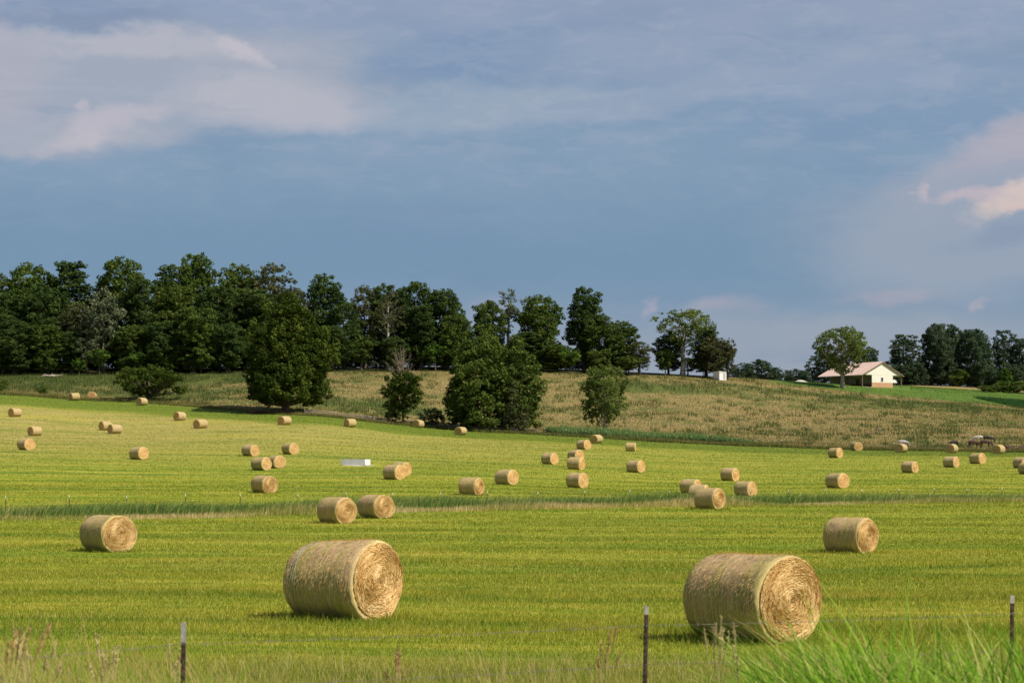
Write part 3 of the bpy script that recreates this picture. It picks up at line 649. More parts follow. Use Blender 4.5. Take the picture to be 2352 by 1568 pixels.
#  px, base row, height px, side of the visible end, fraction of the width the end takes, mesh, label
BALES = [
 (779,1423,183,'R',.44,'A','big bale in the left foreground, greenish bands and a blue-green twine streak round its side'),
 (1733,1476,204,'R',.49,'B','biggest bale, right foreground, behind the wire and the bright tall grass'),
 (243,1267,84,'R',.62,'C','lone mid-sized bale nearest the left edge, in front of the ditch reeds'),
 (1957,1270,81,'R',.42,'D','lone mid-sized bale at the right, up the field from the biggest foreground bale'),
 (772,1202,60,'R',.55,'D','left bale of the close pair standing before the ditch reeds'),
 (862,1190,54,'R',.57,'C','right bale of the close pair standing before the ditch reeds'),
 (1632,1169,48,'R',.42,'D','front bale of the three touching bales at the right part of the reeds'),
 (605,1132,40,'R',.60,'C','bale just behind the reeds, nearest below the two overlapping bales at left centre'),
 (1082,1137,40,'R',.40,'D','bale with a sloping top just behind the middle of the reeds'),
 (1164,1113,34.5,'R',.48,'E','bale up the field, first one right of the sloping-topped bale'),
 (1326,1120,34.5,'R',.46,'F','lowest bale of the upright row of four at centre right'),
 (1323,1078,28,'R',.38,'E','second bale from the bottom in the upright row at centre right'),
 (1323,1058,25,'R',.55,'G','bale half hidden behind the second bale of the upright row'),
 (1341,1032,22,'R',.50,'F','small bale with a lit end, next to the top of the upright row'),
 (1370,1018,20,'L',.62,'E','small bale topmost of the upright row, its brown end turned left'),
 (1263,1066,26,'R',.48,'F','bale standing left of the upright row at centre right'),
 (1461,1085,28,'R',.45,'E','bale standing alone right of the upright row'),
 (1449,1036,20,'R',.12,'F','small greyish bale seen side-on near the far field edge'),
 (1587,1133,33,'R',.40,'G','back bale of the three touching bales at the reeds'),
 (1607,1148,34,'R',.28,'E','middle bale of the three touching bales, mostly hidden behind the front one'),
 (1713,1139,34,'R',.45,'F','bale behind a bare sapling at the reeds, right of the three touching bales'),
 (1677,1104,30,'R',.40,'G','bale further up the field behind the three touching bales'),
 (1925,1121,34.5,'R',.50,'E','bale behind the reeds, straight up from the lone mid-sized right bale'),
 (1920,1051,23,'R',.45,'F','lower bale of two near the far edge, below the pole building'),
 (1968,1035,20,'R',.70,'G','upper bale of two at the far edge fringe below the pole building'),
 (2070,1039,20.5,'L',.70,'E','bale at the far edge with a pale grey cow behind it'),
 (2187,1040,21,'L',.70,'F','bale at the far edge with a dark cow peeping over it'),
 (2295,1042,21,'L',.68,'G','bale at the far edge beside the lying brown cows'),
 (2186,1073,25,'R',.38,'F','left bale of the two below the far edge bales at right'),
 (2247,1065,24.5,'R',.45,'E','right bale of the two below the far edge bales at right'),
 (2091,1086,27,'R',.40,'G','bale by itself between the far edge and the reeds at right'),
 (2348,1075,25,'R',.50,'E','upper one of two bales cut off by the right picture edge'),
 (2362,1089,28,'R',.50,'F','lower one of two bales cut off by the right picture edge'),
 (905,1101,33.5,'R',.50,'E','front bale of the overlapping pair right of the concrete trough'),
 (921,1092,31,'R',.50,'G','back bale of the overlapping pair right of the concrete trough'),
 (599,1080,30,'R',.50,'F','front bale of the overlapping pair at left centre'),
 (634,1075,29,'R',.65,'E','back bale of the overlapping pair at left centre'),
 (574,1047,26.5,'R',.52,'G','left bale of the two just above the overlapping pair'),
 (666,1043,26,'R',.58,'F','right bale of the two just above the overlapping pair'),
 (318,1055,28.5,'R',.55,'E','lone bale with a lit end below the shaded left slope bales'),
 (58,1033,26,'R',.60,'F','bale with an orange lit end near the left picture edge'),
 (79,1001,22,'L',.43,'G','bale with a dark shaded end above the orange-ended left bale'),
 (262,996,21.5,'L',.40,'E','front bale of the touching dark-ended pair on the left slope'),
 (241,988,20.5,'L',.40,'F','back bale of the touching dark-ended pair on the left slope'),
 (460,984,21,'L',.48,'E','lower of the two dark-ended bales below the sprawling bush'),
 (412,966,20,'L',.48,'G','upper of the two dark-ended bales below the sprawling bush'),
 (33,957,19.5,'L',.45,'F','dark-ended bale highest up by the left picture edge'),
 (170,920,17.5,'L',.35,'E','leftmost of the three bales along the top edge of the slope'),
 (211,917,17,'L',.85,'F','bale facing the viewer with its pinkish end on the top edge of the slope'),
 (325,931,17.5,'L',.50,'G','bale at the slope top, just below the sprawling bush'),
 (653,976,20.5,'L',.50,'E','bale just below the big dark oak'),
 (804,981,19.5,'L',.45,'F','bale at the field edge, first to the right of the oak'),
 (961,982,18,'L',.60,'G','bale at the field edge below the ivy-covered stump tree'),
 (1058,999,18.5,'L',.60,'E','bale at the field edge below the dark tree cluster'),
]
bale_spots = []
for px, row, hp, sd_, fr, k_, lab in BALES:
    d = hit(px, row, max(25, FPX*1.5/hp*0.72), 640); d = min(d, FPX*1.5/hp*1.15)
    # yaw from the share of the width the end takes
    a = min((abs(1.15*cos(q)/(1.15*cos(q)+1.03*sin(q))-fr), q) for q in np.linspace(0.05, 1.52, 80))[1]
    view = math.atan2((px-CX)/FPX, 1.0)
    ax_ang = (-pi/2+a if sd_ == 'R' else -pi/2-a)-view
    x_, y_, z_ = P(px, d)
    s_ = hp*d/FPX/1.43; s_ = float(np.clip(s_, 0.90, 1.17))
    e = empty('hay_bale', (x_, y_+0.4*s_, float(zf(x_, y_+0.4*s_))-0.01), ax_ang, 'round bale: '+lab if False else lab, 'hay bale', RB)
    if k_ == 'D' and px == 1082: e.rotation_euler = (0, R(-7), ax_ang)
    q_ = len(bale_spots); e.scale = (s_*(1+0.035*sin(q_*2.9)), s_*(1+0.025*sin(q_*4.3)), s_)
    if hp < 60: e.rotation_euler = (0, R(2.2*sin(q_*1.9)), ax_ang)
    sm_, fc, fz = BP[k_]
    link('side', sm_, e)
    for fm, st in fc:
        f_ = link('end_face', fm, e)
        if st: link('straw', st, f_)
    if fz: link('loose_stalks', fz, e)
    bale_spots.append((x_, y_))
# longer grass added round the feet of the nearer bales for contact shadow
bx_, by_ = [], []
for x_, y_ in bale_spots[:9]:
    q = np.random.default_rng(int(abs(x_)*10)+99); k_ = 1500 if y_ < 60 else 700
    aa = q.uniform(0, 2*pi, k_); rr = 0.75+q.uniform(0, 1, k_)**1.5*0.6; bx_.append(x_+np.cos(aa)*rr*1.15); by_.append(y_+0.45+np.sin(aa)*rr)
bx_, by_ = np.concatenate(bx_), np.concatenate(by_); n = len(bx_); sc_ = np.maximum(1, by_/27)
V, F = tri_blades(bx_, by_, rng.uniform(0.08, 0.22, n), rng.uniform(0.006, 0.010, n)*sc_**0.9, rng.uniform(0.1, 0.8, n), rng.uniform(0, 6.28, n))
tag(link('grass', mk('grass', V, [F], M_blade, {'var': np.repeat(rng.uniform(0, 1, n), 3), 'tip': np.tile([0.0, 0.0, 1.0], n), 'edge': np.zeros(3*n)})), 'longer grass added round the feet of the nearer bales for contact shadow', 'grass', kind='stuff')
# blue-green twine round the big left bale
M_twine = simple('twine', (0.22, 0.30, 0.23), 0.7, 0.2, 5.0)
for tx in (-0.70, -0.665):
    th = np.linspace(-1.1, pi+1.1, 60); yy, zz = section(th, float(np.interp(tx, *DRP)), 11, tx); mb = MB()
    pts = np.stack([tx*BL+0.012*np.sin(th*3+tx*40), yy+0.008*np.cos(th), zz+0.010*np.sin(th)], -1); mb.tube(pts, 0.005, 4)
    mb.build('twine', M_twine, [o for o in C.objects if o.name.startswith('hay_bale')][0])
# ------------------------------------------------------------------ trees
def leaf_mat(name, dark, mid, lite, trans=0.22):
    m, t, o = material(name)
    v = t.attr('var'); rnd = t.new('ShaderNodeObjectInfo').outputs['Random']
    c = t.mix(t.ss(v, 0.0, 0.55), dark, mid); c = t.mix(t.ss(v, 0.5, 1.0), c, lite)
    c = t.mix(t.m('MULTIPLY', rnd, 0.30), c, t.mix(1.0, c, (1.35, 1.05, 1.1), 'MULTIPLY'))
    d = t.new('ShaderNodeBsdfDiffuse'); tr = t.new('ShaderNodeBsdfTranslucent'); ms = t.new('ShaderNodeMixShader')
    t.l.new(c, d.inputs[0]); t.l.new(c, tr.inputs[0]); ms.inputs[0].default_value = trans
    t.l.new(d.outputs[0], ms.inputs[1]); t.l.new(tr.outputs[0], ms.inputs[2]); t.l.new(ms.outputs[0], o.inputs[0])
    return m
LM = {
 'dark':  leaf_mat('leaves_dark', (0.034, 0.060, 0.018), (0.062, 0.104, 0.027), (0.115, 0.165, 0.040), 0.3),
 'mid':   leaf_mat('leaves_mid', (0.048, 0.082, 0.018), (0.092, 0.140, 0.028), (0.165, 0.215, 0.048), 0.3),
 'olive': leaf_mat('leaves_olive', (0.050, 0.064, 0.026), (0.090, 0.105, 0.042), (0.150, 0.160, 0.070)),
 'lite':  leaf_mat('leaves_light', (0.070, 0.110, 0.024), (0.130, 0.185, 0.040), (0.215, 0.270, 0.075), 0.35),
 'pale':  leaf_mat('leaves_pale', (0.070, 0.095, 0.050), (0.120, 0.150, 0.078), (0.190, 0.220, 0.120)),
 'blue':  leaf_mat('leaves_far_haze', (0.042, 0.070, 0.042), (0.068, 0.106, 0.056), (0.110, 0.155, 0.074)),  # bluish distance haze put into the leaf colour of the far trees
 'oak':   leaf_mat('leaves_oak', (0.026, 0.048, 0.009), (0.058, 0.092, 0.016), (0.125, 0.160, 0.028)),
 'vivid': leaf_mat('leaves_vivid', (0.035, 0.075, 0.012), (0.075, 0.140, 0.020), (0.14, 0.22, 0.040)),
 'rust':  leaf_mat('leaves_rust', (0.046, 0.062, 0.022), (0.085, 0.092, 0.038), (0.14, 0.145, 0.06)),
}
M_bark = simple('bark', (0.10, 0.080, 0.060), 0.9, 0.4, 2.5, bump=0.3)
M_pale = simple('pale_bark', (0.34, 0.30, 0.24), 0.9, 0.35, 2.0, bump=0.3)
PROF = {
 'oval':  lambda t: np.sqrt(np.clip(1-(2*t-1)**2, 0, 1))**0.8,
 'round': lambda t: np.interp(t, [0, 0.12, 0.4, 0.7, 0.9, 1], [0.5, 0.85, 1.0, 0.96, 0.78, 0.40]),
 'oak':   lambda t: np.interp(t, [0, 0.06, 0.25, 0.5, 0.75, 0.9, 1], [0.55, 0.92, 1.0, 0.90, 0.62, 0.36, 0.10]),
 'oakb':  lambda t: np.interp(t, [0, 0.06, 0.25, 0.5, 0.72, 0.88, 1], [0.82, 1.0, 1.04, 0.98, 0.78, 0.55, 0.28]),
 'oakr':  lambda t: np.interp(t, [0, 0.08, 0.25, 0.55, 0.8, 0.93, 1], [0.45, 0.80, 0.98, 1.0, 0.76, 0.52, 0.25]),
 'broad': lambda t: np.interp(t, [0, 0.2, 0.5, 0.8, 1], [0.5, 0.75, 0.95, 1.0, 0.45]),
 'column':lambda t: np.interp(t, [0, 0.2, 0.5, 0.85, 1], [0.75, 0.95, 0.95, 0.88, 0.5]),
 'cone':  lambda t: np.clip(1.02-t, 0, 1)**0.8,
 'top':   lambda t: np.interp(t, [0, 0.3, 0.6, 0.85, 1], [0.25, 0.55, 0.95, 1.0, 0.5]),
}
def make_tree(seed, H, Wd, base, prof, mat, nc=60, rc=1.5, leaf=0.42, dens=1.0, bark=None, limbs=14, trunk_r=None, sub=5, gap=0.0, lean=0.0):
    """a tapered trunk with limbs reaching the leaf clumps, and a crown of small leaf faces"""
    r_ = np.random.default_rng(seed); pf = PROF[prof]
    cs = []; cand = []; tries = 0
    while len(cs) < nc and tries < nc*200:
        tries += 1
        t_ = r_.uniform(0, 1)**0.9; w_ = float(pf(t_))
        if r_.uniform() > w_+0.15: continue
        a = r_.uniform(0, 2*pi); w_ *= 0.86+0.15*sin(3*a+4.0*t_+seed)+0.11*sin(2*a-9*t_+seed*1.7)
        rr = r_.uniform(0.30, 1.0)**0.6*w_
        rad = rc*r_.uniform(0.55, 1.25)*(0.6+0.4*w_)
        p = np.array([max(0, rr*Wd/2-rad*0.55)*cos(a), max(0, rr*Wd/2-rad*0.55)*sin(a), base*H+t_*(H*(1-base)-rad)+rad*0.25])
        p[0] += lean*(p[2]/H)**2
        cand.append((p, rad))
        if len(cand) < 5: continue
        if cs:
            A_ = np.array([c[0] for c in cs]); p, rad = max(cand, key=lambda q: np.min(np.linalg.norm(A_-q[0], axis=1))-0.3*abs(q[1]-rc))
        else: p, rad = cand[0]
        cand = []
        if gap and any(np.linalg.norm((p-c[0])*[1, 1, 1.3]) < gap*rc for c in cs): continue
        cs.append((p, rad))
    Cn, Nn, Sz, Vr = [], [], [], []
    for p, rad in cs:
        cl = r_.uniform(0.15, 0.75)
        sp = [(p, rad*0.75)]
        for q in range(sub):                                        # sub-clumps break the outline
            dv_ = r_.normal(0, 1, 3); dv_ /= np.linalg.norm(dv_); dv_[2] = dv_[2]*0.9+0.05
            sp.append((p+dv_*rad*0.75, rad*r_.uniform(0.30, 0.55)))
        for c, rd in sp:
            n = int(dens*3.0*rd*rd*4/(leaf*leaf))
            if n < 3: continue
            d = r_.normal(0, 1, (n, 3)); d /= np.linalg.norm(d, axis=1)[:, None]
            d[:, 2] = np.where(d[:, 2] < -0.3, d[:, 2]*0.6, d[:, 2])
            rr = rd*r_.uniform(0.55, 1.12, n)**0.8
            Cn.append(c+d*rr[:, None]*[1, 1, 0.95]); nn = d+r_.normal(0, 0.75, (n, 3)); nn[:, 2] += 0.1
            Nn.append(nn/np.linalg.norm(nn, axis=1)[:, None]); Sz.append(leaf*r_.uniform(0.55, 1.25, n))
            Vr.append(np.clip(cl+r_.normal(0, 0.20, n), 0, 1))
    Cn, Nn, Sz, Vr = map(np.concatenate, (Cn, Nn, Sz, Vr)); n = len(Cn)
    rv = r_.normal(0, 1, (n, 3)); T = np.cross(Nn, rv); T /= np.linalg.norm(T, axis=1)[:, None]; B = np.cross(Nn, T)
    a, b = T*(Sz*0.62)[:, None], B*(Sz*0.40)[:, None]; sk = T*(Sz*0.2)[:, None]
    V = np.stack([Cn-a, Cn-b+sk, Cn+a, Cn+b+sk], 1).reshape(-1, 3)
    crown = mk('crown', V, [np.arange(4*n).reshape(-1, 4)], LM[mat], {'var': np.repeat(Vr, 4)})
    tr = MB(); tr_r = trunk_r or H*0.017
    zs = np.linspace(0, 0.86, 7); wx, wy = r_.normal(0, 0.012*H, 7).cumsum()*0.4, r_.normal(0, 0.012*H, 7).cumsum()*0.4
    wx -= wx[0]; wy -= wy[0]
    wx = wx+lean*zs**2
    pts = np.stack([wx, wy, zs*H], -1); pts[0, 2] = -0.3
    tr.tube(pts, tr_r*np.array([1.35, 1.0, 0.88, 0.72, 0.52, 0.32, 0.12]), 7)
    order = sorted(cs, key=lambda c: -np.linalg.norm(c[0][:2]))[:limbs*2]; r_.shuffle(order)
    for c, rd in order[:limbs]:
        zt = np.clip(c[2]/H-np.linalg.norm(c[:2])/H*0.9, base*0.75, 0.8); st = np.array([np.interp(zt, zs, pts[:, i]) for i in range(2)]+[zt*H])
        md = st*0.45+c*0.55+np.array([0, 0, -0.03*H*r_.uniform(0, 1)]); rr = tr_r*(1-zt)*0.55
        s = np.linspace(0, 1, 5)[:, None]; cur = st*(1-s)**2+2*md*s*(1-s)+c*s**2
        tr.tube(cur, rr*np.array([1, 0.8, 0.6, 0.4, 0.18]), 5, cap=False)
    F = [np.concatenate(tr.F4), np.concatenate(tr.F3)]
    trunk = mk('trunk', np.concatenate(tr.V), F, bark or M_bark, smooth=True)
    return crown, trunk, H, Wd
TP_ = {}
def proto(key, *a, **k):
    TP_[key] = make_tree(*a, **k)
for q in range(3):
    proto(f'dark{q}', 100+q, 22, 12, 0.07, 'round', 'dark', 210, 1.2, 0.40)
    proto(f'mid{q}', 110+q, 22, 12, 0.06, 'round', 'mid', 210, 1.2, 0.40)
    proto(f'darkc{q}', 120+q, 23, 9, 0.09, 'column', 'dark', 160, 1.15, 0.40)
for q in range(2):
    proto(f'olive{q}', 130+q, 22, 11, 0.1, 'oval', 'olive', 150, 1.1, 0.38, dens=0.8)
    proto(f'small{q}', 140+q, 8, 6, 0.32, 'broad', 'vivid', 34, 0.85, 0.34, dens=0.9, limbs=10)
    proto(f'smallm{q}', 150+q, 9, 6.5, 0.25, 'broad', 'mid', 36, 0.95, 0.36, limbs=10)
    proto(f'pale{q}', 160+q, 15, 8, 0.2, 'oval', 'pale', 44, 1.15, 0.36, dens=0.8)
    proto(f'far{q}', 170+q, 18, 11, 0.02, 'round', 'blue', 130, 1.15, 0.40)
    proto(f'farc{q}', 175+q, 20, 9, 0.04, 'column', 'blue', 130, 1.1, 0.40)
    proto(f'bushl{q}', 185+q, 4, 6.5, 0.0, 'round', 'olive', 50, 0.7, 0.30, limbs=6)
    proto(f'bush{q}', 180+q, 5, 5.5, 0.0, 'round', 'mid', 26, 0.9, 0.34, limbs=6)
for q in range(3): proto(f'deep{q}', 190+q, 13, 18, 0.0, 'column', 'dark', 90, 1.7, 0.46)
proto('oak', 201, 20.5, 16.5, 0.075, 'oakb', 'oak', 330, 1.3, 0.34, sub=6, limbs=22, trunk_r=0.55)
proto('clusterL', 202, 17.5, 11, 0.03, 'oakb', 'mid', 210, 1.05, 0.34, limbs=16)
proto('clusterR', 203, 17, 8.5, 0.03, 'oakb', 'mid', 170, 1.0, 0.34, limbs=16, bark=M_pale)
proto('spruce', 204, 9.2, 6.6, 0.0, 'cone', 'rust', 70, 0.75, 0.30, dens=0.9)
proto('walnut', 205, 12.2, 10.6, 0.14, 'round', 'lite', 150, 0.9, 0.32, dens=0.85, limbs=26, bark=M_pale, trunk_r=0.26, gap=0.5)
proto('cottonwood', 206, 17, 12.5, 0.30, 'top', 'lite', 84, 1.1, 0.40, dens=0.55, limbs=30, bark=M_pale, gap=0.6, trunk_r=0.42)
proto('birch', 207, 21, 5.5, 0.45, 'oval', 'pale', 24, 1.0, 0.38, dens=0.7, limbs=18, bark=M_pale, gap=0.8)
proto('bare', 208, 20, 8, 0.42, 'oval', 'olive', 34, 1.1, 0.38, dens=0.45, limbs=26, bark=M_pale, gap=0.6, trunk_r=0.38)
proto('tall', 209, 22.5, 10.5, 0.22, 'oakr', 'dark', 130, 1.25, 0.42, limbs=22, gap=0.3, trunk_r=0.45)
proto('tall2', 210, 22.5, 9.0, 0.50, 'top', 'dark', 34, 1.45, 0.46, limbs=16, trunk_r=0.42)
proto('yard', 211, 16.5, 15.5, 0.26, 'broad', 'lite', 190, 1.1, 0.38, dens=0.62, limbs=34, bark=M_pale, gap=0.4, trunk_r=0.48)
proto('conifer', 212, 9.5, 4.8, 0.0, 'cone', 'vivid', 60, 0.75, 0.32)
proto('cedar', 213, 15, 8.0, 0.1, 'oval', 'rust', 110, 0.95, 0.36, dens=0.9)
proto('sycamore', 214, 19, 15, 0.05, 'round', 'blue', 260, 1.3, 0.40)
proto('sprawl', 215, 6.6, 14, 0.14, 'round', 'oak', 110, 0.95, 0.28, limbs=34, trunk_r=0.34)
proto('ivy', 216, 10.5, 7.4, 0.0, 'top', 'oak', 130, 0.75, 0.28, limbs=12)
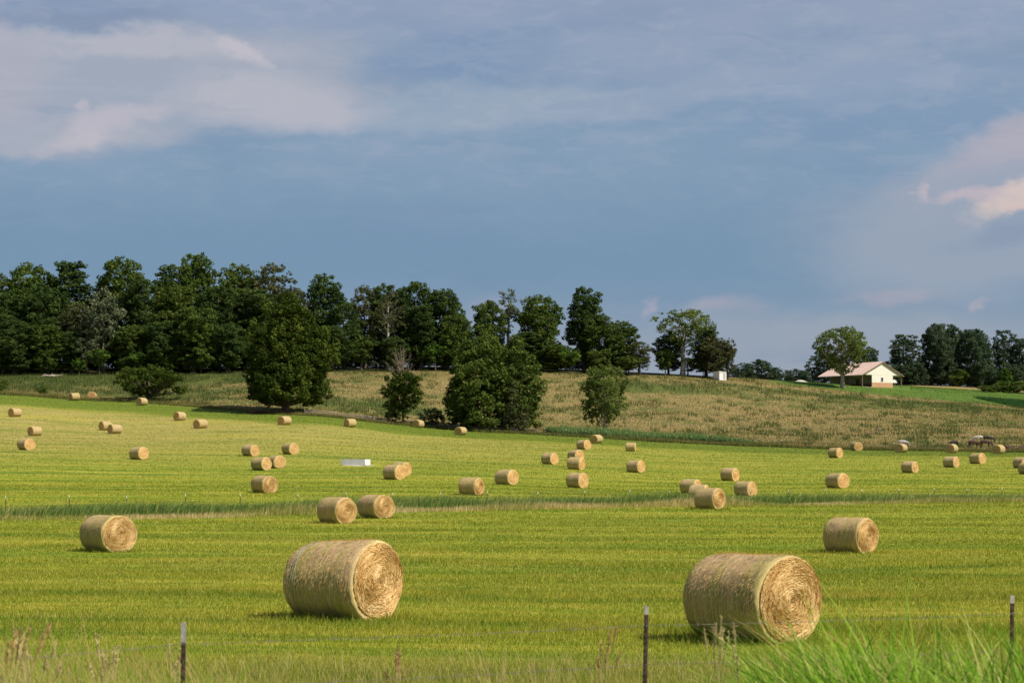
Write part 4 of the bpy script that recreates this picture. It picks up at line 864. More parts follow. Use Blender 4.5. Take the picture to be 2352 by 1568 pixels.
# px, distance, top row, width px, prototype, label, name
G_W = 'trees of the wood on the left hill'; G_R = 'trees on the ridge'
TREES = [
 # skyline of the left wood
 (-20,488,628,130,'mid0','tree of the wood cut off by the left picture edge',G_W),
 (68,492,602,120,'mid1','skyline tree nearest the left edge of the wood',G_W),
 (160,494,597,115,'darkc0','skyline tree second from the left, before the first high crown',G_W),
 (278,496,587,125,'mid2','high rounded crown of the wood, first peak from the left',G_W),
 (392,494,604,95,'darkc1','skyline tree leaning on the highest crown of the wood from the left',G_W),
 (448,497,582,110,'mid0','highest crown of the left wood, a pointed top',G_W),
 (545,494,604,115,'mid1','broad skyline tree behind the big oak, on its left',G_W),
 (622,492,598,120,'olive0','yellowish skyline tree directly above the big oak',G_W),
 (690,488,660,80,'olive1','thin-leaved olive tree at the right shoulder of the left wood',G_W),
 # second row
 (10,478,665,120,'dark0','dark tree in the wood front, leftmost',G_W),
 (100,480,650,110,'dark1','dark tree below the leftmost skyline crown',G_W),
 (185,479,690,100,'olive1','brownish olive tree inside the left wood',G_W),
 (330,482,640,110,'dark2','dark tree right under the first high crown',G_W),
 (415,481,650,110,'mid2','green tree right under the highest crown',G_W),
 (500,480,650,105,'dark0','dark tree between the highest crown and the oak',G_W),
 (585,480,660,110,'darkc2','narrow dark tree behind the top of the oak',G_W),
 (665,482,690,95,'dark1','dark tree behind the right side of the oak',G_W),
 # front row
 (35,470,735,110,'dark2','low dark tree at the wood edge, left part',G_W),
 (110,471,745,85,'mid0','low green tree at the wood edge, right of the leftmost front tree',G_W),
 (238,472,655,85,'pale0','pale silvery-green tree standing out in the left wood',G_W),
 (165,473,760,80,'darkc1','narrow dark tree at the wood edge, left of the pale tree',G_W),
 (300,472,745,85,'mid1','green front tree of the wood, right of the pale tree',G_W),
 (370,471,735,100,'dark0','dark front tree of the wood above the sprawling bush',G_W),
 (445,471,700,110,'mid2','broad green front tree of the wood under the highest crown',G_W),
 (525,471,740,90,'dark1','dark front tree of the wood just left of the oak',G_W),
 (200,470,770,46,'pale1','thin greyish tree in the shade of the left wood',G_W),
 (-12,466,760,50,'smallm0','small round tree at the left picture edge',G_W),
 # understorey
 (228,468,800,52,'small0','small bright-leaved tree with a thin trunk, below the pale tree',G_W),
 (182,467,822,34,'small1','small layered tree left of the bright-leaved one',G_W),
 (318,468,806,46,'small0','small green tree at the wood edge, left above the sprawling bush',G_W),
 (285,469,820,34,'smallm1','small dark tree at the wood edge between two bright ones',G_W),
 (395,469,812,48,'small1','small green tree at the wood edge behind the sprawling bush',G_W),
 (462,469,815,46,'smallm0','small green tree at the wood edge, midway from bush to oak',G_W),
 (520,469,806,44,'smallm1','small green tree at the wood edge touching the oak',G_W),
 (5,425,866,26,'bush0','low green shrub at the left picture edge above the field',G_W),
 # deep rows that close the wood
 (40,508,760,150,'deep1','dim tree deep inside the left wood, leftmost',G_W),
 (130,509,755,150,'deep2','dim tree deep inside the left wood, second from the left',G_W),
 (225,510,760,150,'deep0','dim tree deep inside the left wood behind the pale tree',G_W),
 (320,510,755,150,'deep1','dim tree deep inside the left wood above the bush',G_W),
 (420,510,760,150,'deep2','dim tree deep inside the left wood under the highest crown',G_W),
 (520,510,755,150,'deep0','dim tree deep inside the left wood near the oak',G_W),
 (610,509,760,140,'deep1','dim tree deep inside the left wood behind the oak',G_W),
 (700,506,765,130,'deep2','dim tree deep behind the right side of the oak',G_R),
 (780,507,790,110,'deep0','dim tree deep behind the gap right of the oak',G_R),
 (865,508,785,110,'deep2','dim tree deep behind the pale-limbed tree',G_R),
 (1340,506,800,100,'deep0','dim tree deep behind the tallest ridge tree',G_R),
 (950,508,770,120,'deep0','dim tree deep behind the two joined crowns, left',G_R),
 (1030,508,775,120,'deep1','dim tree deep behind the two joined crowns, right',G_R),
 (1110,508,780,110,'deep2','dim tree behind the cluster, under the rounded tree',G_R),
 (1190,508,780,110,'deep0','dim tree behind the slender pale-barked trees',G_R),
 (1260,506,785,110,'deep1','dim tree deep behind the domed crown',G_R),
 (1410,506,800,110,'deep2','dim tree deep behind the sloping crown',G_R),
 # middle group, oak to cluster
 (745,490,627,82,'darkc2','tall dark tree standing clear right of the oak, tufted top',G_R),
 (790,486,690,85,'dark2','dark tree filling in right of the tufted tall tree',G_R),
 (762,478,745,90,'dark0','low dark tree between the oak and the ridge gap',G_R),
 (838,492,650,80,'olive0','light olive tree among dark ones at ridge centre-left',G_R),
 (885,494,648,90,'dark1','dark crown behind the pale-limbed tree',G_R),
 (890,484,664,74,'bare','pale-limbed tree with forked whitish branches showing',G_R),
 (955,492,645,95,'dark2','left one of the two joined dark crowns at ridge centre',G_R),
 (1020,492,660,100,'dark0','right one of the two joined dark crowns at ridge centre',G_R),
 (968,486,700,80,'darkc0','dark tree with a bare stem below the joined crowns',G_R),
 (1045,486,720,80,'mid2','green tree under the right joined crown',G_R),
 (830,483,765,60,'smallm0','small tree in the ridge gap under the olive tree',G_R),
 (905,480,770,55,'dark1','dense ivy-green tree around the pale-limbed trunk',G_R),
 (1000,482,790,60,'small0','bright small tree before the joined crowns',G_R),
 (1065,482,785,50,'smallm1','small spreading tree left above the dark cluster',G_R),
 (1124,494,690,80,'mid0','rounded tree left of the slender pale-barked tree',G_R),
 (1168,496,656,54,'birch','slender pale-barked tree rising over the dark cluster',G_R),
 (1212,494,672,50,'birch','second slender tree, half behind the domed crown',G_R),
 (1242,490,676,96,'mid1','domed dark green crown at ridge centre-right',G_R),
 (1215,486,760,80,'darkc1','dark tree under the left side of the domed crown',G_R),
 (1275,486,790,76,'mid2','low green tree under the right side of the domed crown',G_R),
 (1342,494,653,84,'tall','tallest dark tree at ridge centre-right, tufted double top',G_R),
 (1372,492,720,84,'mid0','dark tree leaning on the tallest ridge tree from the right',G_R),
 (1425,488,735,80,'mid1','sloping-crowned tree right of the tallest ridge tree',G_R),
 (1300,484,800,70,'small1','low bright tree at the foot of the tallest ridge tree',G_R),
 (1378,484,800,70,'smallm0','low dark tree at the foot of the sloping crown',G_R),
 (1468,486,782,60,'olive0','light green tree ending the ridge wood before the sky gap',G_R),
 (1445,482,815,60,'smallm1','low tree at the right end of the ridge wood',G_R),
 # clump with the white shed
 (1568,492,708,132,'cottonwood','tall light-green open tree of the clump by the white shed',G_R),
 (1535,496,765,64,'dark1','dark tree under the left side of the light open tree',G_R),
 (1528,490,800,44,'smallm0','small dark tree left in the clump by the white shed',G_R),
 (1622,494,748,70,'darkc0','dark tree at the right side of the light open tree',G_R),
 (1640,489,770,72,'cedar','brownish tree right above the white shed',G_R),
 (1672,490,775,40,'cedar','reddish-brown thin tree just right of the white shed',G_R),
 (1580,494,820,60,'smallm1','low tree in the shade under the light open tree',G_R),
 (1615,492,830,40,'small0','low bright sapling left of the white shed',G_R),
 # far hedge
 (1712,545,832,46,'far0','first round far tree right of the white shed clump',G_R),
 (1748,560,824,60,'far1','largest round far tree between the shed and the yard tree',G_R),
 (1782,560,842,36,'far0','low far tree, right end of the round far trees',G_R),
 (1826,640,846,52,'far1','distant hazy tree above the sand heap',G_R),
 (1858,620,850,44,'far0','distant dark tree left of the yard tree',G_R),
 (1690,540,845,40,'far1','far tree half hidden behind the reddish thin tree',G_R),
 (1893,545,806,74,'far0','dark tree behind the left of the pole building',G_R),
 # around the house
 (1936,497,748,146,'yard','wide-crowned yard tree in front of the pole building',G_R),
 (1992,560,795,60,'far1','dark tree showing over the roof of the pole building',G_R),
 (2076,575,766,74,'farc0','tall bluish tree right of the pole building',G_R),
 (2105,625,846,100,'far0','low far hedge tree behind the gap right of the pole building',G_R),
 (2185,630,842,110,'far1','low far hedge tree behind the big double crown, left',G_R),
 (2255,632,846,100,'far0','low far hedge tree behind the big double crown, right',G_R),
 (2325,632,842,110,'far1','low far hedge tree at the right edge behind the conifer',G_R),
 (1725,640,858,90,'far0','low distant growth behind the round far trees, left',G_R),
 (1790,645,860,90,'far1','low distant growth behind the round far trees, right',G_R),
 (2060,570,835,50,'far0','low dark tree touching the right end of the roof',G_R),
 (2100,572,830,56,'far1','low dark tree under the tall bluish tree',G_R),
 (2160,580,742,90,'sycamore','left half of the big dark double crown at right',G_R),
 (2230,582,755,96,'sycamore','right half of the big dark double crown at right',G_R),
 (2140,578,850,50,'far0','low tree at the foot of the big double crown',G_R),
 (2195,578,845,50,'bush1','low green thicket between house and conifer',G_R),
 (2262,590,825,60,'far1','grey-green tree right of the big double crown',G_R),
 (2305,600,757,60,'farc1','tall thin-topped tree near the right edge',G_R),
 (2345,590,775,64,'farc0','tall tree cut off by the right picture edge',G_R),
 (2330,585,835,60,'far0','low dark tree near the right picture edge',G_R),
 (2306,548,824,42,'conifer','bright green pointed conifer near the right edge',G_R),
 (2340,540,872,60,'bush0','dark bramble bush near the right picture edge',G_R),
 (2270,538,884,50,'bush1','low green thicket at the right end of the lawn',G_R),
 (2295,542,876,44,'bush1','low bramble left of the conifer foot',G_R),
 # mid-slope trees
 (656,386,668,232,'oak','great dark oak standing alone at the field edge',None),
 (1098,391,742,176,'clusterL','bigger left tree of the dark cluster at the field edge',None),
 (1185,393,765,125,'clusterR','right tree of the dark cluster, pale trunk showing',None),
 (1182,388,872,84,'spruce','brownish drooping evergreen at the foot of the dark cluster',None),
 (1150,392,850,90,'ivy','dense low dark tree filling the middle of the cluster',None),
 (1068,390,860,90,'ivy','dense low dark tree on the left of the cluster',None),
 (1388,392,833,122,'walnut','lone light-green tree with a grey trunk by the reed bed',None),
 (342,414,838,166,'sprawl','wide sprawling bush-like tree at the top of the left slope',None),
 (925,390,850,100,'ivy','squat ivy-covered tree with bare dead branches on top',None),
 (990,392,936,66,'bushl0','low light shrub right of the ivy-covered tree',None),
 (900,391,905,50,'bush1','dark shrub at the left foot of the ivy-covered tree',None),
 (100,418,885,30,'bush1','low shrub at the slope top near the left edge',None),
]
M_twig = simple('dead_wood', (0.20, 0.15, 0.11), 0.9, 0.3, 2.0)
for i, (px, d, top, wpx, key, lab, grp) in enumerate(TREES):
    x_, y_, z_ = P(px, d); H = (HZ-top)/FPX*d-z_; Wt = wpx/FPX*d
    cr, tk, h0, w0 = TP_[key]
    nm = 'shrub' if key.startswith('bush') else ('conifer_tree' if key in ('conifer', 'spruce') else ('oak_tree' if key == 'oak' else 'tree'))
    rz = (i*2.399) % 6.28
    if key == 'yard': rz = 0.4
    e = empty(nm, (x_, y_, z_), rz, lab, 'shrub' if nm == 'shrub' else 'tree', grp)
    ws = Wt/w0*(1.0 if key in ('oak', 'walnut', 'yard', 'clusterL') else (1.24 if grp else 1.1)); e.scale = (ws, ws, H/h0)
    link('crown', cr, e); link('trunk', tk, e)
    if key == 'ivy' and px == 925:                                  # dead branches above the ivy
        mb = MB(); r_ = np.random.default_rng(5)
        for q in range(26):
            a = r_.uniform(0, 6.28); sp = r_.uniform(0.3, 3.2); top_ = r_.uniform(11, 15.6)-sp*0.5
            p0 = np.array([r_.normal(0, 0.25), r_.normal(0, 0.25), 6.5]); p2 = np.array([cos(a)*sp, sin(a)*sp, top_]); p1 = (p0*0.5+p2*0.5)-np.array([cos(a), sin(a), 0])*sp*0.15
            s = np.linspace(0, 1, 5)[:, None]; mb.tube(p0*(1-s)**2+2*p1*s*(1-s)+p2*s**2, np.linspace(0.09, 0.02, 5), 4)
            for w_ in range(3):
                f = r_.uniform(0.45, 0.9); b0 = p0*(1-f)**2+2*p1*f*(1-f)+p2*f*f; b1 = b0+np.array([r_.normal(0, 0.7), r_.normal(0, 0.7), r_.uniform(0.5, 1.5)])
                mb.tube([b0, (b0+b1)/2, b1], [0.045, 0.03, 0.015], 3)
        mb.build('dead_branches', M_twig, e)

# bare sapling in front of the bale at the reeds
d = 148.5; e = empty('sapling', P(1714, d-4.5), 0, 'thin bare sapling in the reeds in front of a bale', 'sapling')
mb = MB(); r_ = np.random.default_rng(3)
mb.tube([(0, 0, -0.1), (0.03, 0, 0.8), (-0.02, 0, 1.6)], [0.03, 0.022, 0.008], 5)
for q in range(9):
    z0 = r_.uniform(0.6, 1.3); a = r_.choice([-1, 1])*r_.uniform(0.2, 0.5)
    mb.tube([(0, 0, z0), (a*0.5, r_.normal(0, 0.1), z0+0.2), (a, r_.normal(0, 0.2), z0+0.45)], [0.012, 0.009, 0.004], 4)
mb.build('stem', M_twig, e)

# ------------------------------------------------------------------ pole building
M_roof = simple('pink_metal_roof', (0.62, 0.45, 0.375), 0.5, 0.05, 0.6)
M_cream = simple('cream_siding', (0.74, 0.70, 0.60), 0.6, 0.04, 1.0)
M_wain = simple('tan_siding', (0.48, 0.27, 0.15), 0.7, 0.06, 1.0)
M_trim = simple('brown_trim', (0.20, 0.125, 0.085), 0.6, 0.1, 1.0)
M_dark = simple('dark_glass', (0.02, 0.022, 0.025), 0.2, 0.1, 1.0)
M_white = simple('white_paint', (0.80, 0.79, 0.76), 0.5, 0.04, 1.0)
M_conc = simple('concrete', (0.42, 0.41, 0.39), 0.85, 0.10, 3.0)
M_concw = simple('white_concrete', (0.66, 0.66, 0.65), 0.8, 0.06, 2.0)
bt = R(35); DH = 512
hx, hy, hz = P(2026, DH)
house = empty('pole_building', (hx, hy, hz), bt, 'cream pole building with pink metal roof and open porch on the far hill', 'building')
house.scale = (1.08, 1.08, 1.08)
# local frame: -Y is the gable end facing the viewer, X across it (13 m), +Y runs back 17 m, Z up
HW, HL, HE, HR = 6.6, 14.2, 2.95, 3.05
def prism(mb, prof, y0, y1):
    n = len(prof); V = [(x, y0, z) for x, z in prof]+[(x, y1, z) for x, z in prof]
    F4 = [(i, (i+1) % n, n+(i+1) % n, n+i) for i in range(n)]
    if n == 6: F4 += [(0, 5, 4, 1), (1, 4, 3, 2), (6, 7, 10, 11), (7, 8, 9, 10)]; mb.add(V, F4); return
    mb.add(V, F4)
    c0, c1 = np.mean([v for v in V[:n]], 0), np.mean([v for v in V[n:]], 0)
    mb.add([c0, *V[:n]], F3=[(0, 1+(i+1) % n, 1+i) for i in range(n)]); mb.add([c1, *V[n:]], F3=[(0, 1+i, 1+(i+1) % n) for i in range(n)])
mb = MB(); oh = 0.5; k_ = HR/HW
prism(mb, [(-HW-oh, HE-oh*k_), (0, HE+HR), (HW+oh, HE-oh*k_), (HW+oh, HE-oh*k_+0.16), (0, HE+HR+0.16), (-HW-oh, HE-oh*k_+0.16)], -0.35, HL+0.35)
for q in range(17):                                                  # standing ribs of the metal roof
    yy = 0.1+q*0.88
    for s_ in (-1, 1):
        mb.tube([(s_*(HW+oh), yy, HE-oh*k_+0.17), (0, yy, HE+HR+0.17)], 0.035, 4)
roof = mb.build('roof', M_roof, house)
mb = MB()
prism(mb, [(-HW-oh, HE-oh*k_-0.05), (0, HE+HR-0.05), (HW+oh, HE-oh*k_-0.05), (HW+oh, HE-oh*k_+0.10), (0, HE+HR+0.12), (-HW-oh, HE-oh*k_+0.10)], -0.42, -0.352)
mb.build('roof_trim', M_trim, roof)
mb = MB(); prism(mb, [(-HW, HE), (0, HE+HR-0.02), (HW, HE)], 0.0, 0.12); mb.build('gable', M_cream, house); mb = MB(); prism(mb, [(-HW, HE), (0, HE+HR-0.02), (HW, HE)], HL-0.12, HL)
mb.build('gable', M_cream, house)
WL, WR = -3.35, 3.6
mb = MB(); mb.box((WL, 0.02, 1.15), (WR, 0.14, HE)); mb.box((0.9, 0.14, 1.15), (1.02, HL, HE)); mb.box((WR-0.12, 0.14, 1.15), (WR, HL, HE)); mb.box((WL, HL-0.12, 0), (0.88, HL, HE)); mb.box((1.02, HL-0.12, 1.15), (WR-0.12, HL, HE))
mb.build('wall', M_cream, house)
mb = MB(); mb.box((WL-0.02, 0.0, 0), (WR+0.02, 0.16, 1.15)); mb.box((0.88, 0.16, 0), (1.02, HL, 1.15)); mb.box((WR-0.12, 0.16, 0), (WR+0.02, HL, 1.15))
mb.build('wainscot', M_wain, house)
wf = MB(); wf.box((-0.42, -0.04, 1.35), (0.42, 0.02, 2.45)); wf = wf.build('window', M_white, house)
mb = MB(); mb.box((-0.34, -0.06, 1.43), (0.34, -0.042, 1.88)); mb.box((-0.34, -0.06, 1.92), (0.34, -0.042, 2.37)); mb.build('pane', M_dark, wf)
for (x_, y_) in [(-HW+0.1, 0.1), (-HW+0.1, 4.3), (-HW+0.1, 8.5), (-HW+0.1, 14.0), (HW-0.1, 0.1), (HW-0.1, 7.0), (HW-0.1, 14.0)]:
    mb = MB(); mb.box((x_-0.09, y_-0.09, -0.6), (x_+0.09, y_+0.09, HE)); mb.build('post', M_trim, house)
for y_ in (3.0, 8.5):
    mb = MB(); mb.box((0.82, y_, 0.2), (0.878, y_+1.0, 2.25)); mb.build('door', M_trim, house)
mb = MB(); mb.box((-HW-0.2, -0.2, -0.5), (WL-0.03, HL+0.2, 0.04)); mb.build('porch_slab', M_conc, house)
# canopy beside the gable wall
e = empty('awning', tuple(house.matrix_basis @ mathutils.Vector((4.9, 1.2, 0))), bt+0.15, 'small white canopy on legs under the right eave of the pole building', 'canopy')
mb = MB(); prism(mb, [(-1.0, 1.35), (-0.6, 2.15), (0.7, 2.15), (1.05, 1.35)], -0.6, 0.7); mb.build('cover', M_white, e)
for s_ in (-0.85, 0.85):
    mb = MB(); mb.tube([(s_, 0, 0), (s_, 0, 1.35)], 0.05, 6); mb.build('leg', M_trim, e)
# white shed
d = 483.5; e = empty('shed', P(1656, d, 0.2), R(28), 'small plain white shed at the foot of the tree clump', 'shed')
mb = MB(); mb.box((-1.0, -0.8, -0.2), (1.0, 1.9, 1.75)); mb.build('wall', M_white, e)
mb = MB(); prism(mb, [(-1.1, 1.75), (1.1, 1.75), (1.1, 1.83), (-1.1, 1.95)], -0.9, 2.0); mb.build('roof', M_white, e)
mb = MB(); mb.box((0.1, -0.83, 0.05), (0.75, -0.803, 1.5)); mb.build('door', M_conc, e)
# sand heap
def mound(name, px, d, rx, ry, h, mat, label, cat, seed=0):
    r_ = np.random.default_rng(seed); cx, cy, cz = P(px, d); n, m_ = 28, 9; V = []
    for j in range(m_):
        f = j/(m_-1)
        for i in range(n):
            a = i/n*2*pi; rr = (1-f)*(1+0.08*sin(3*a+seed)+0.05*sin(7*a)); V.append((cos(a)*rr*rx, sin(a)*rr*ry, -0.15+(h+0.15)*(1-(1-f)**1.6)+r_.normal(0, h*0.02)))
    F = [(j*n+i, j*n+(i+1) % n, (j+1)*n+(i+1) % n, (j+1)*n+i) for j in range(m_-1) for i in range(n)]
    o = link(name, mk(name, V, [np.array(F)], mat, smooth=True)); o.location = (cx, cy, cz); return tag(o, label, cat)
M_sand = simple('sand', (0.50, 0.46, 0.39), 0.95, 0.12, 1.5)
mound('sand_heap', 1838, 535, 2.6, 1.5, 0.75, M_sand, 'low pale heap of sand on the lawn left of the yard tree', 'sand heap', 2)
# concrete trough on a gravel pad
M_gravel = simple('gravel', (0.40, 0.365, 0.32), 0.95, 0.35, 6.0)
d = hit(820, 1068, 180); mound('gravel_pad', 820, d+0.6, 2.9, 2.4, 0.10, M_gravel, 'flat grey gravel pad under the concrete trough', 'gravel pad', 4)
e = empty('trough', P(817, d+0.5, 0.03), R(-16), 'long pale grey concrete trough on a gravel pad in the field', 'trough')
mb = MB(); L2, W2, H2 = 1.55, 0.95, 0.66
mb.box((-L2, -W2, 0), (L2, -W2+0.15, H2)); mb.box((-L2, W2-0.15, 0), (L2, W2, H2)); mb.box((-L2, -W2+0.15, 0), (-L2+0.15, W2-0.15, H2)); mb.box((L2-0.15, -W2+0.15, 0), (L2, W2-0.15, H2)); mb.box((-L2+0.15, -W2+0.15, 0.02), (L2-0.15, W2-0.15, H2-0.1))
mb.build('basin', M_concw, e)
for q in range(6):
    mb = MB(); mb.tube([(-1.2+q*0.48, -W2+0.07, H2), (-1.2+q*0.48, -W2+0.07, H2+0.09)], 0.035, 5); mb.build('bolt', M_trim, e)

# ------------------------------------------------------------------ fences
M_steel = simple('rusty_steel', (0.085, 0.050, 0.042), 0.75, 0.35, 14.0, metal=0.2, bump=0.2)
M_tip = simple('weathered_tip', (0.42, 0.38, 0.38), 0.6, 0.3, 16.0)
M_tipw = simple('white_tip', (0.78, 0.78, 0.74), 0.6, 0.1, 8.0)
M_wire = simple('wire', (0.17, 0.15, 0.12), 0.7, 0.3, 5.0, metal=0.0)
M_wood = simple('old_rail', (0.34, 0.30, 0.25), 0.9, 0.25, 3.0)
def tpost(parent, base, h, s=1.0, tipm=M_tip, tip=0.16, lean=(0.0, 0.0), studs=True, r=0.017):
    g = empty_part = MB()
    lx, ly = lean
    def at(z): return np.array([base[0]+lx*z, base[1]+ly*z, base[2]+z])
    def bar(mb, x0, x1, y0, y1, z0, z1):
        a, b = at(z0), at(z1)
        mb.add([a+[x0, y0, 0], a+[x1, y0, 0], a+[x1, y1, 0], a+[x0, y1, 0], b+[x0, y0, 0], b+[x1, y0, 0], b+[x1, y1, 0], b+[x0, y1, 0]],
               [(0,3,2,1),(4,5,6,7),(0,1,5,4),(1,2,6,5),(2,3,7,6),(3,0,4,7)])
    bar(g, -r, r, -0.004*s, 0.004*s, -0.3, h-tip); bar(g, -0.005*s, 0.005*s, 0.0041*s, r*2, -0.3, h-tip)
    if studs:
        for q in range(int((h-tip)/0.055)): bar(g, -0.006, 0.006, -0.014, -0.0041, 0.02+q*0.055, 0.038+q*0.055)
    p = g.build('post', M_steel, parent)
    g = MB(); bar(g, -r, r, -0.004*s, 0.004*s, h-tip, h); bar(g, -0.005*s, 0.005*s, 0.0041*s, r*2, h-tip, h)
    g.build('post_tip', tipm, p); return at
fence = empty('wire_fence', P(1176, 17), 0, 'near barbed wire fence with three rusty steel posts across the foreground', 'fence')
bz = fence.location
near = [(-590, 13.0, -1.28), (422, 15.5, -1.285), (1485, 17.2, -1.285), (2325, 18.5, -1.283), (3150, 19.8, -1.28)]
leans = [(0, 0), (0.012, 0), (0.022, 0), (0.012, 0.0), (0, 0)]
tops = []
for (px, d, zt), ln in zip(near, leans):
    x_ = (px-CX)/FPX*d; zb = float(zf(x_, d)); h = zt-zb; x0 = x_-ln[0]*h
    tops.append((x_, d, zt, ln))
    if px in (422, 1485, 2325): tpost(fence, (x0-bz.x, d-bz.y, zb-bz.z), h, tip=0.155 if px == 422 else 0.07, lean=ln, r=0.0185, tipm=M_tip)
def wire(drop, sag, seed):
    r_ = np.random.default_rng(seed); pts = []
    for (a, b) in zip(tops[:-1], tops[1:]):
        for s in np.linspace(0, 1, 24)[:-1]:
            pts.append((a[0]*(1-s)+b[0]*s-a[3][0]*drop, a[1]*(1-s)+b[1]*s-0.012, a[2]-drop+(b[2]-a[2])*s-sag*4*s*(1-s)+r_.normal(0, 0.0015)))
    pts = np.array(pts)-np.array(bz); mb = MB(); ph = np.arange(len(pts))*2.1
    mb.tube(pts, 0.0014, 4); mb.tube(pts+np.stack([0*ph, 0.003*np.sin(ph), 0.003*np.cos(ph)], -1), 0.0013, 4)
    for i in range(2, len(pts)-1, 1):
        c = pts[i]; mb.tube([c+[-0.004, 0, -0.018], c, c+[0.004, 0, 0.018]], 0.0018, 3); mb.tube([c+[0.010, -0.006, -0.014], c+[0.012, 0, 0], c+[0.006, 0.006, 0.015]], 0.0018, 3)
    mb.build('wire', M_wire, fence)
wire(0.165, 0.012, 1); wire(0.50, 0.02, 2)
# ditch fence
POSTS = [13,159,291,426,552,684,795,902,1013,1119,1236,1343,1447,1538,1632,1724,1811,1895,1980,2065,2146,2220,2302]
f2 = empty('ditch_fence', P(1176, float(strip_d(1176))+7.6), 0, 'line of thin white-tipped steel posts behind the ditch reeds', 'fence')
pw = []
for i, px in enumerate(POSTS):
    d = float(strip_d(px))+7.8; x_, y_, z_ = P(px, d); row = np.interp(px, [0, 800, 1343, 2352], [1138, 1131, 1126, 1119])
    h = min(1.55, max(0.9, (HZ-row)/FPX*d-z_)) + 0.05*sin(i*2.3); b = (x_-f2.location.x, y_-f2.location.y, z_-f2.location.z)
    tpost(f2, b, h, 2.0, M_tipw, 0.20, (0.02*sin(i*3.1), 0), False, r=0.024); pw.append((b[0], b[1], b[2]))
for dz in (0.85, 0.55):
    mb = MB(); mb.tube([(p[0], p[1]-0.03, p[2]+dz) for p in pw], 0.004, 4); mb.build('wire', M_wire, f2)
# far edge fence, hill fence, rail fence, gate
def far_fence(name, pxs, dfn, h, r, label, rails=(), post_mat=M_steel, rail_mat=M_wire, rail_r=0.012, tipm=None):
    mid = P(pxs[len(pxs)//2], dfn(pxs[len(pxs)//2])); f = empty(name, mid, 0, label, 'fence'); bs = []
    for i, px in enumerate(pxs):
        x_, y_, z_ = P(px, dfn(px)); b = np.array([x_-mid[0], y_-mid[1], z_-mid[2]]); hh = h*(1+0.08*sin(i*5.1)); bs.append(b)
        mb = MB(); mb.tube([b+[0, 0, -0.3], b+[0.02*sin(i), 0, hh]], r, 5); p = mb.build('post', post_mat, f)
        if tipm: mb = MB(); mb.tube([b+[0.02*sin(i), 0, hh], b+[0.02*sin(i), 0, hh+0.14]], r*1.6, 5); mb.build('post_tip', tipm, p)
    for z_ in rails:
        mb = MB(); mb.tube([b+[0, -r, z_+0.03*sin(i*2.7)] for i, b in enumerate(bs)], rail_r, 4); mb.build('rail' if rail_r > 0.02 else 'wire', rail_mat, f)
far_fence('field_fence', [1250,1300,1345,1392,1440,1488,1538,1588,1636,1690,1745,1797,1850,1905,1955,2010,2062,2117,2170,2222,2275,2330], lambda p: float(edge_d(p))+3.2, 1.15, 0.035,
          'thin post and wire fence with white insulators along the far field edge', (0.95, 0.6), tipm=M_tipw)
far_fence('hill_fence', [1540,1585,1628,1662,1700,1738,1778,1812,1852,1890,1922,1955], lambda p: float(edge_d(p))+float(np.interp(p, [1540, 1955], [36, 46])), 1.2, 0.04,
          'thin wire fence crossing the lower pasture above the reed bed', (0.95,))
far_fence('rail_fence', [700,745,790,832,860,900,940,972,1000,1030,1062,1095,1130,1165,1200,1235], lambda p: float(edge_d(p))+3.0, 0.95, 0.07,
          'weathered grey wooden rail fence in front of the dark tree cluster', (0.80, 0.45), M_wood, M_wood, 0.05)
gp = P(2012, 399); e = empty('pasture_gate', gp, R(4), 'rusty red tube gate standing open on the pasture hill', 'gate')
mb = MB()
for z_ in (0.25, 0.5, 0.75, 1.0, 1.25): mb.tube([(-2.3, 0, z_), (0, 0, z_)], 0.025, 5)
for x_ in (-2.3, -1.2, 0): mb.tube([(x_, 0, 0.22), (x_, 0, 1.28)], 0.03, 5)
M_red = simple('rusty_red', (0.17, 0.06, 0.045), 0.8, 0.3, 4.0)
mb.build('gate_panel', M_red, e)
for x_ in (0.08, 1.7):
    mb = MB(); mb.tube([(x_, 0, -0.3), (x_, 0, 1.6 if x_ < 1 else 1.4)], 0.09, 6); mb.build('post', M_trim, e)
mb = MB()
for z_ in (0.5, 1.0, 1.25): mb.tube([(0.17, 0, z_), (1.62, 0, z_)], 0.025, 4)
mb.build('rail', M_wood, e)
# lawn corner posts
for px, dd in ((2262, 492), (2270, 492)): 
    pass
# old machinery and scrap at the field edge
M_black = simple('black_sheet', (0.018, 0.018, 0.02), 0.6, 0.2, 2.0)
o = mound('tarp_heap', 1268, float(edge_d(1268))+6.5, 2.6, 0.9, 0.75, M_black, 'black covered heap lying at the left end of the reed bed', 'tarp', 8)
e = empty('pump', P(1236, float(edge_d(1236))+6), 0, 'small rusty red hand pump standing left of the black heap', 'pump')
mb = MB(); mb.tube([(0, 0, -0.2), (0, 0, 1.0)], 0.12, 7); mb.build('column', M_red, e)
mb = MB(); mb.tube([(0, 0, 1.0), (0, 0, 1.25)], [0.19, 0.13], 7); mb.build('head', M_red, e)
mb = MB(); mb.tube([(0, 0, 1.15), (0.3, 0, 1.3), (0.5, 0, 0.9)], 0.04, 5); mb.build('handle', M_red, e)
r_ = np.random.default_rng(9); mb = MB()
for q in range(16):
    a = r_.uniform(0, 3.1); c = np.array([r_.uniform(-5.5, 1.8), r_.uniform(-0.8, 0.8), 0.12+r_.uniform(0, 0.3)]); dv = np.array([cos(a), sin(a)*0.4, r_.normal(0, 0.08)])*r_.uniform(0.5, 1.4)
    mb.tube([c-dv, c, c+dv], r_.uniform(0.08, 0.17), 6)
o = mb.build('log_pile', M_red); o.location = P(640, 382.5); tag(o, 'reddish heap of old logs in the shade at the foot of the oak', 'log pile')
r_ = np.random.default_rng(10); mb = MB()
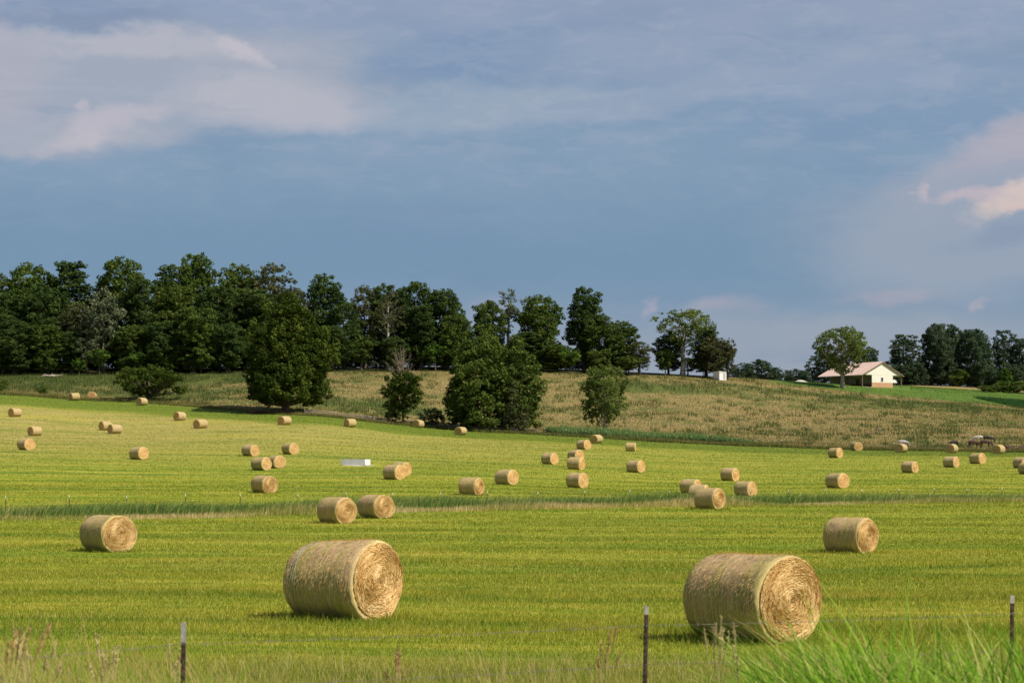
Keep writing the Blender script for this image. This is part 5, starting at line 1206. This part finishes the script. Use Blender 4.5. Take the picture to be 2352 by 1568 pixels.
for q in range(9):
    c = np.array([r_.uniform(-1.8, 1.8), r_.uniform(-0.5, 0.5), 0.15+r_.uniform(0, 0.35)]); dv = np.array([1, 0.2, r_.normal(0, 0.12)])*r_.uniform(0.5, 1.1); mb.tube([c-dv, c, c+dv], r_.uniform(0.09, 0.18), 6)
o = mb.build('log_pile', simple('grey_log', (0.42, 0.33, 0.29), 0.9, 0.3, 2.0)); o.location = P(120, 463); tag(o, 'pale weathered logs lying before the wood on the left', 'log pile')

# ------------------------------------------------------------------ cattle
def cow(px, d, rz, mat, label, pose='graze', s=1.0, head_mat=None):
    e = empty('cow', P(px, d), rz, label, 'cow', 'cattle in the pasture at right'); e.scale = (s, s, s)
    if pose == 'graze':
        J = {'hip': (-0.62, 0, 1.12), 'mid': (0, 0, 1.03), 'sh': (0.62, 0, 1.10), 'nk': (0.98, 0, 0.86), 'nk2': (1.18, 0, 0.50), 'hd': (1.30, 0, 0.26), 'mz': (1.42, 0, 0.10),
             'tl0': (-0.86, 0, 1.14), 'tl1': (-0.93, 0, 0.75), 'tl2': (-0.92, 0, 0.42)}
        Rr = {'hip': (.27, .33), 'mid': (.36, .37), 'sh': (.27, .36), 'nk': (.16, .21), 'nk2': (.12, .16), 'hd': (.12, .13), 'mz': (.08, .08), 'tl0': (.06, .06), 'tl1': (.03, .03), 'tl2': (.05, .05)}
        E = [('hip', 'mid'), ('mid', 'sh'), ('sh', 'nk'), ('nk', 'nk2'), ('nk2', 'hd'), ('hd', 'mz'), ('hip', 'tl0'), ('tl0', 'tl1'), ('tl1', 'tl2')]
        for sd_, yy in (('l', 0.2), ('r', -0.2)):
            J.update({'a'+sd_: (-0.66, yy, 0.86), 'b'+sd_: (-0.56, yy, 0.66), 'c'+sd_: (-0.74, yy, 0.42), 'd'+sd_: (-0.68, yy, 0.03), 'e'+sd_: (0.58, yy, 0.80), 'f'+sd_: (0.60, yy, 0.45), 'g'+sd_: (0.58, yy, 0.03)})
            Rr.update({'a'+sd_: (.15, .19), 'b'+sd_: (.10, .13), 'c'+sd_: (.06, .07), 'd'+sd_: (.055, .06), 'e'+sd_: (.12, .14), 'f'+sd_: (.065, .07), 'g'+sd_: (.055, .06)})
            E += [('hip', 'a'+sd_), ('a'+sd_, 'b'+sd_), ('b'+sd_, 'c'+sd_), ('c'+sd_, 'd'+sd_), ('sh', 'e'+sd_), ('e'+sd_, 'f'+sd_), ('f'+sd_, 'g'+sd_)]
    else:
        J = {'hip': (-0.62, 0, 0.42), 'mid': (0, 0, 0.40), 'sh': (0.62, 0, 0.48), 'nk': (0.95, 0, 0.72), 'hd': (1.18, 0, 0.84), 'mz': (1.42, 0, 0.72), 'tl0': (-0.88, 0, 0.38), 'tl1': (-1.0, 0.1, 0.12),
             'el': (0.75, 0.28, 0.16), 'fl': (1.05, 0.22, 0.08), 'er': (0.75, -0.28, 0.16), 'fr': (1.05, -0.22, 0.08), 'al': (-0.4, 0.34, 0.18), 'bl': (-0.05, 0.42, 0.1), 'ar': (-0.4, -0.34, 0.18), 'br': (-0.05, -0.42, 0.1)}
        Rr = {'hip': (.32, .36), 'mid': (.38, .38), 'sh': (.30, .36), 'nk': (.17, .2), 'hd': (.13, .14), 'mz': (.08, .08), 'tl0': (.06, .06), 'tl1': (.03, .03)}
        for q in ('el', 'er', 'al', 'ar'): Rr[q] = (.12, .12)
        for q in ('fl', 'fr', 'bl', 'br'): Rr[q] = (.07, .07)
        E = [('hip', 'mid'), ('mid', 'sh'), ('sh', 'nk'), ('nk', 'hd'), ('hd', 'mz'), ('hip', 'tl0'), ('tl0', 'tl1'), ('sh', 'el'), ('el', 'fl'), ('sh', 'er'), ('er', 'fr'), ('hip', 'al'), ('al', 'bl'), ('hip', 'ar'), ('ar', 'br')]
    names = list(J); me = bpy.data.meshes.new('body'); me.from_pydata([J[k] for k in names], [(names.index(a), names.index(b)) for a, b in E], [])
    b = link('body', me, e); me.materials.append(mat)
    b.modifiers.new('skin', 'SKIN')
    for i, k in enumerate(names):
        sv = me.skin_vertices[0].data[i]; sv.radius = Rr[k]; sv.use_root = (k == 'hip')
    sb = b.modifiers.new('sub', 'SUBSURF'); sb.levels = 1; sb.render_levels = 1
    for p in me.polygons: p.use_smooth = True
    h = J['hd']; mb = MB()
    for yy in (-1, 1): mb.tube([(h[0]-0.1, yy*0.08, h[2]+0.1), (h[0]-0.14, yy*0.2, h[2]+0.12), (h[0]-0.14, yy*0.27, h[2]+0.08)], [0.03, 0.06, 0.02], 5)
    mb.build('ears', head_mat or mat, e)
    return e
M_cb = simple('brown_hide', (0.065, 0.028, 0.018), 0.8, 0.25, 3.0)
M_ck = simple('black_hide', (0.022, 0.018, 0.018), 0.7, 0.25, 3.0)
M_cw = simple('cream_hide', (0.52, 0.46, 0.38), 0.85, 0.12, 2.5)
M_cg = simple('grey_hide', (0.38, 0.34, 0.34), 0.85, 0.35, 2.0)
def dh(px, row): return hit(px, row, 352)
cow(2247, dh(2247, 1015), pi-0.1, M_cw, 'cream cow grazing with its dark head down, at right in the pasture', s=1.0, head_mat=M_ck)
cow(2269, dh(2269, 1016), -0.2, M_ck, 'black cow grazing behind the tail of the cream cow', s=1.0)
cow(2191, dh(2191, 1026), pi+0.3, M_ck, 'black cow above the bale between two others at the far edge', s=0.95)
cow(2236, dh(2236, 1028), 0.15, M_cb, 'reddish brown cow grazing below the cream cow, head to the right', s=1.1)
cow(2263, dh(2263, 1027), 0.1, M_cb, 'brown cow grazing below the black cow, at the fence', s=1.1)
cow(2073, dh(2073, 1026), 0.1, M_cg, 'pale grey cow grazing behind a bale, leftmost of the herd', s=1.0, head_mat=M_ck)
cow(2322, dh(2322, 1034), pi+0.1, M_cb, 'brown cow lying down right beside a far edge bale', 'lie', 1.0)
cow(2344, dh(2344, 1034), 0.2, M_cb, 'brown cow lying down at the right picture edge', 'lie', 1.0)

# ------------------------------------------------------------------ dry weeds at the near fence
M_dock = simple('dock_seed', (0.36, 0.22, 0.10), 0.9, 0.4, 30.0)
M_stalk = simple('dry_stalk', (0.46, 0.36, 0.17), 0.9, 0.3, 12.0)
def weed(px, d, top, n, spread, label, heads=True, cat='weed', mat=None, seed=1, hang=0.0):
    r_ = np.random.default_rng(seed); x_, y_, z_ = P(px, d); H = (HZ-top)/FPX*d-z_
    e = empty('weed', (x_, y_, z_), 0, label, cat, 'dry weeds along the near fence'); st = MB(); hd = MB()
    for q in range(n):
        a = r_.uniform(0, 6.28); sp = r_.uniform(0.2, 1)*spread; hh = H*r_.uniform(0.75, 1.0)
        p0 = np.array([r_.normal(0, 0.02), r_.normal(0, 0.02), -0.03]); p2 = np.array([cos(a)*sp, sin(a)*sp*0.5, hh]); p1 = np.array([p2[0]*0.3, p2[1]*0.3, hh*0.65])
        s = np.linspace(0, 1, 8)[:, None]; cur = p0*(1-s)**2+2*p1*s*(1-s)+p2*s**2; st.tube(cur, np.linspace(0.0045, 0.0020, 8), 4)
        if heads:
            hd = MB(); hd.tube(cur[-3:], [0.003, 0.006, 0.003], 4)
            for w_ in range(14):
                f = r_.uniform(0.82, 1.0); c = p0*(1-f)**2+2*p1*f*(1-f)+p2*f*f+r_.normal(0, 0.009, 3); dd = r_.normal(0, 0.010, 3); hd.tube([c-dd, c, c+dd], [0.001, 0.004, 0.001], 4)
            hd.build('seed_head', mat or M_dock, e)
    st.build('stalks', M_stalk, e)
weed(905, 15.5, 1478, 5, 0.14, 'rusty seeded dock plant at the bottom, below the big left bale', seed=3)
weed(1385, 16.5, 1432, 6, 0.20, 'reddish dock stalks just left of the middle fence post', seed=4)
weed(1640, 15.6, 1395, 9, 0.20, 'fine pale grass stalks in front of the biggest bale, on its left', seed=5, mat=M_stalk)
weed(1700, 15.2, 1425, 3, 0.12, 'three pinkish grass heads before the dark side of the biggest bale', seed=6, mat=M_stalk)
weed(1150, 15.8, 1470, 6, 0.30, 'grey branching dead weed at the bottom centre', seed=7, heads=False)
weed(1250, 15.8, 1480, 6, 0.30, 'brown dead weed right of the grey branching one', seed=8, heads=False)
weed(12, 12.5, 1392, 9, 0.40, 'brown drooping seed grass cut off by the left picture edge', seed=9)
weed(85, 13.5, 1450, 7, 0.40, 'tan seed grass second from the left edge', seed=10, mat=M_stalk)
weed(250, 14.5, 1450, 7, 0.16, 'tan seed stalks between the left edge and the left post', seed=11, mat=M_stalk)
weed(400, 15.8, 1465, 5, 0.10, 'tan stalks hugging the left fence post', seed=12, mat=M_stalk)
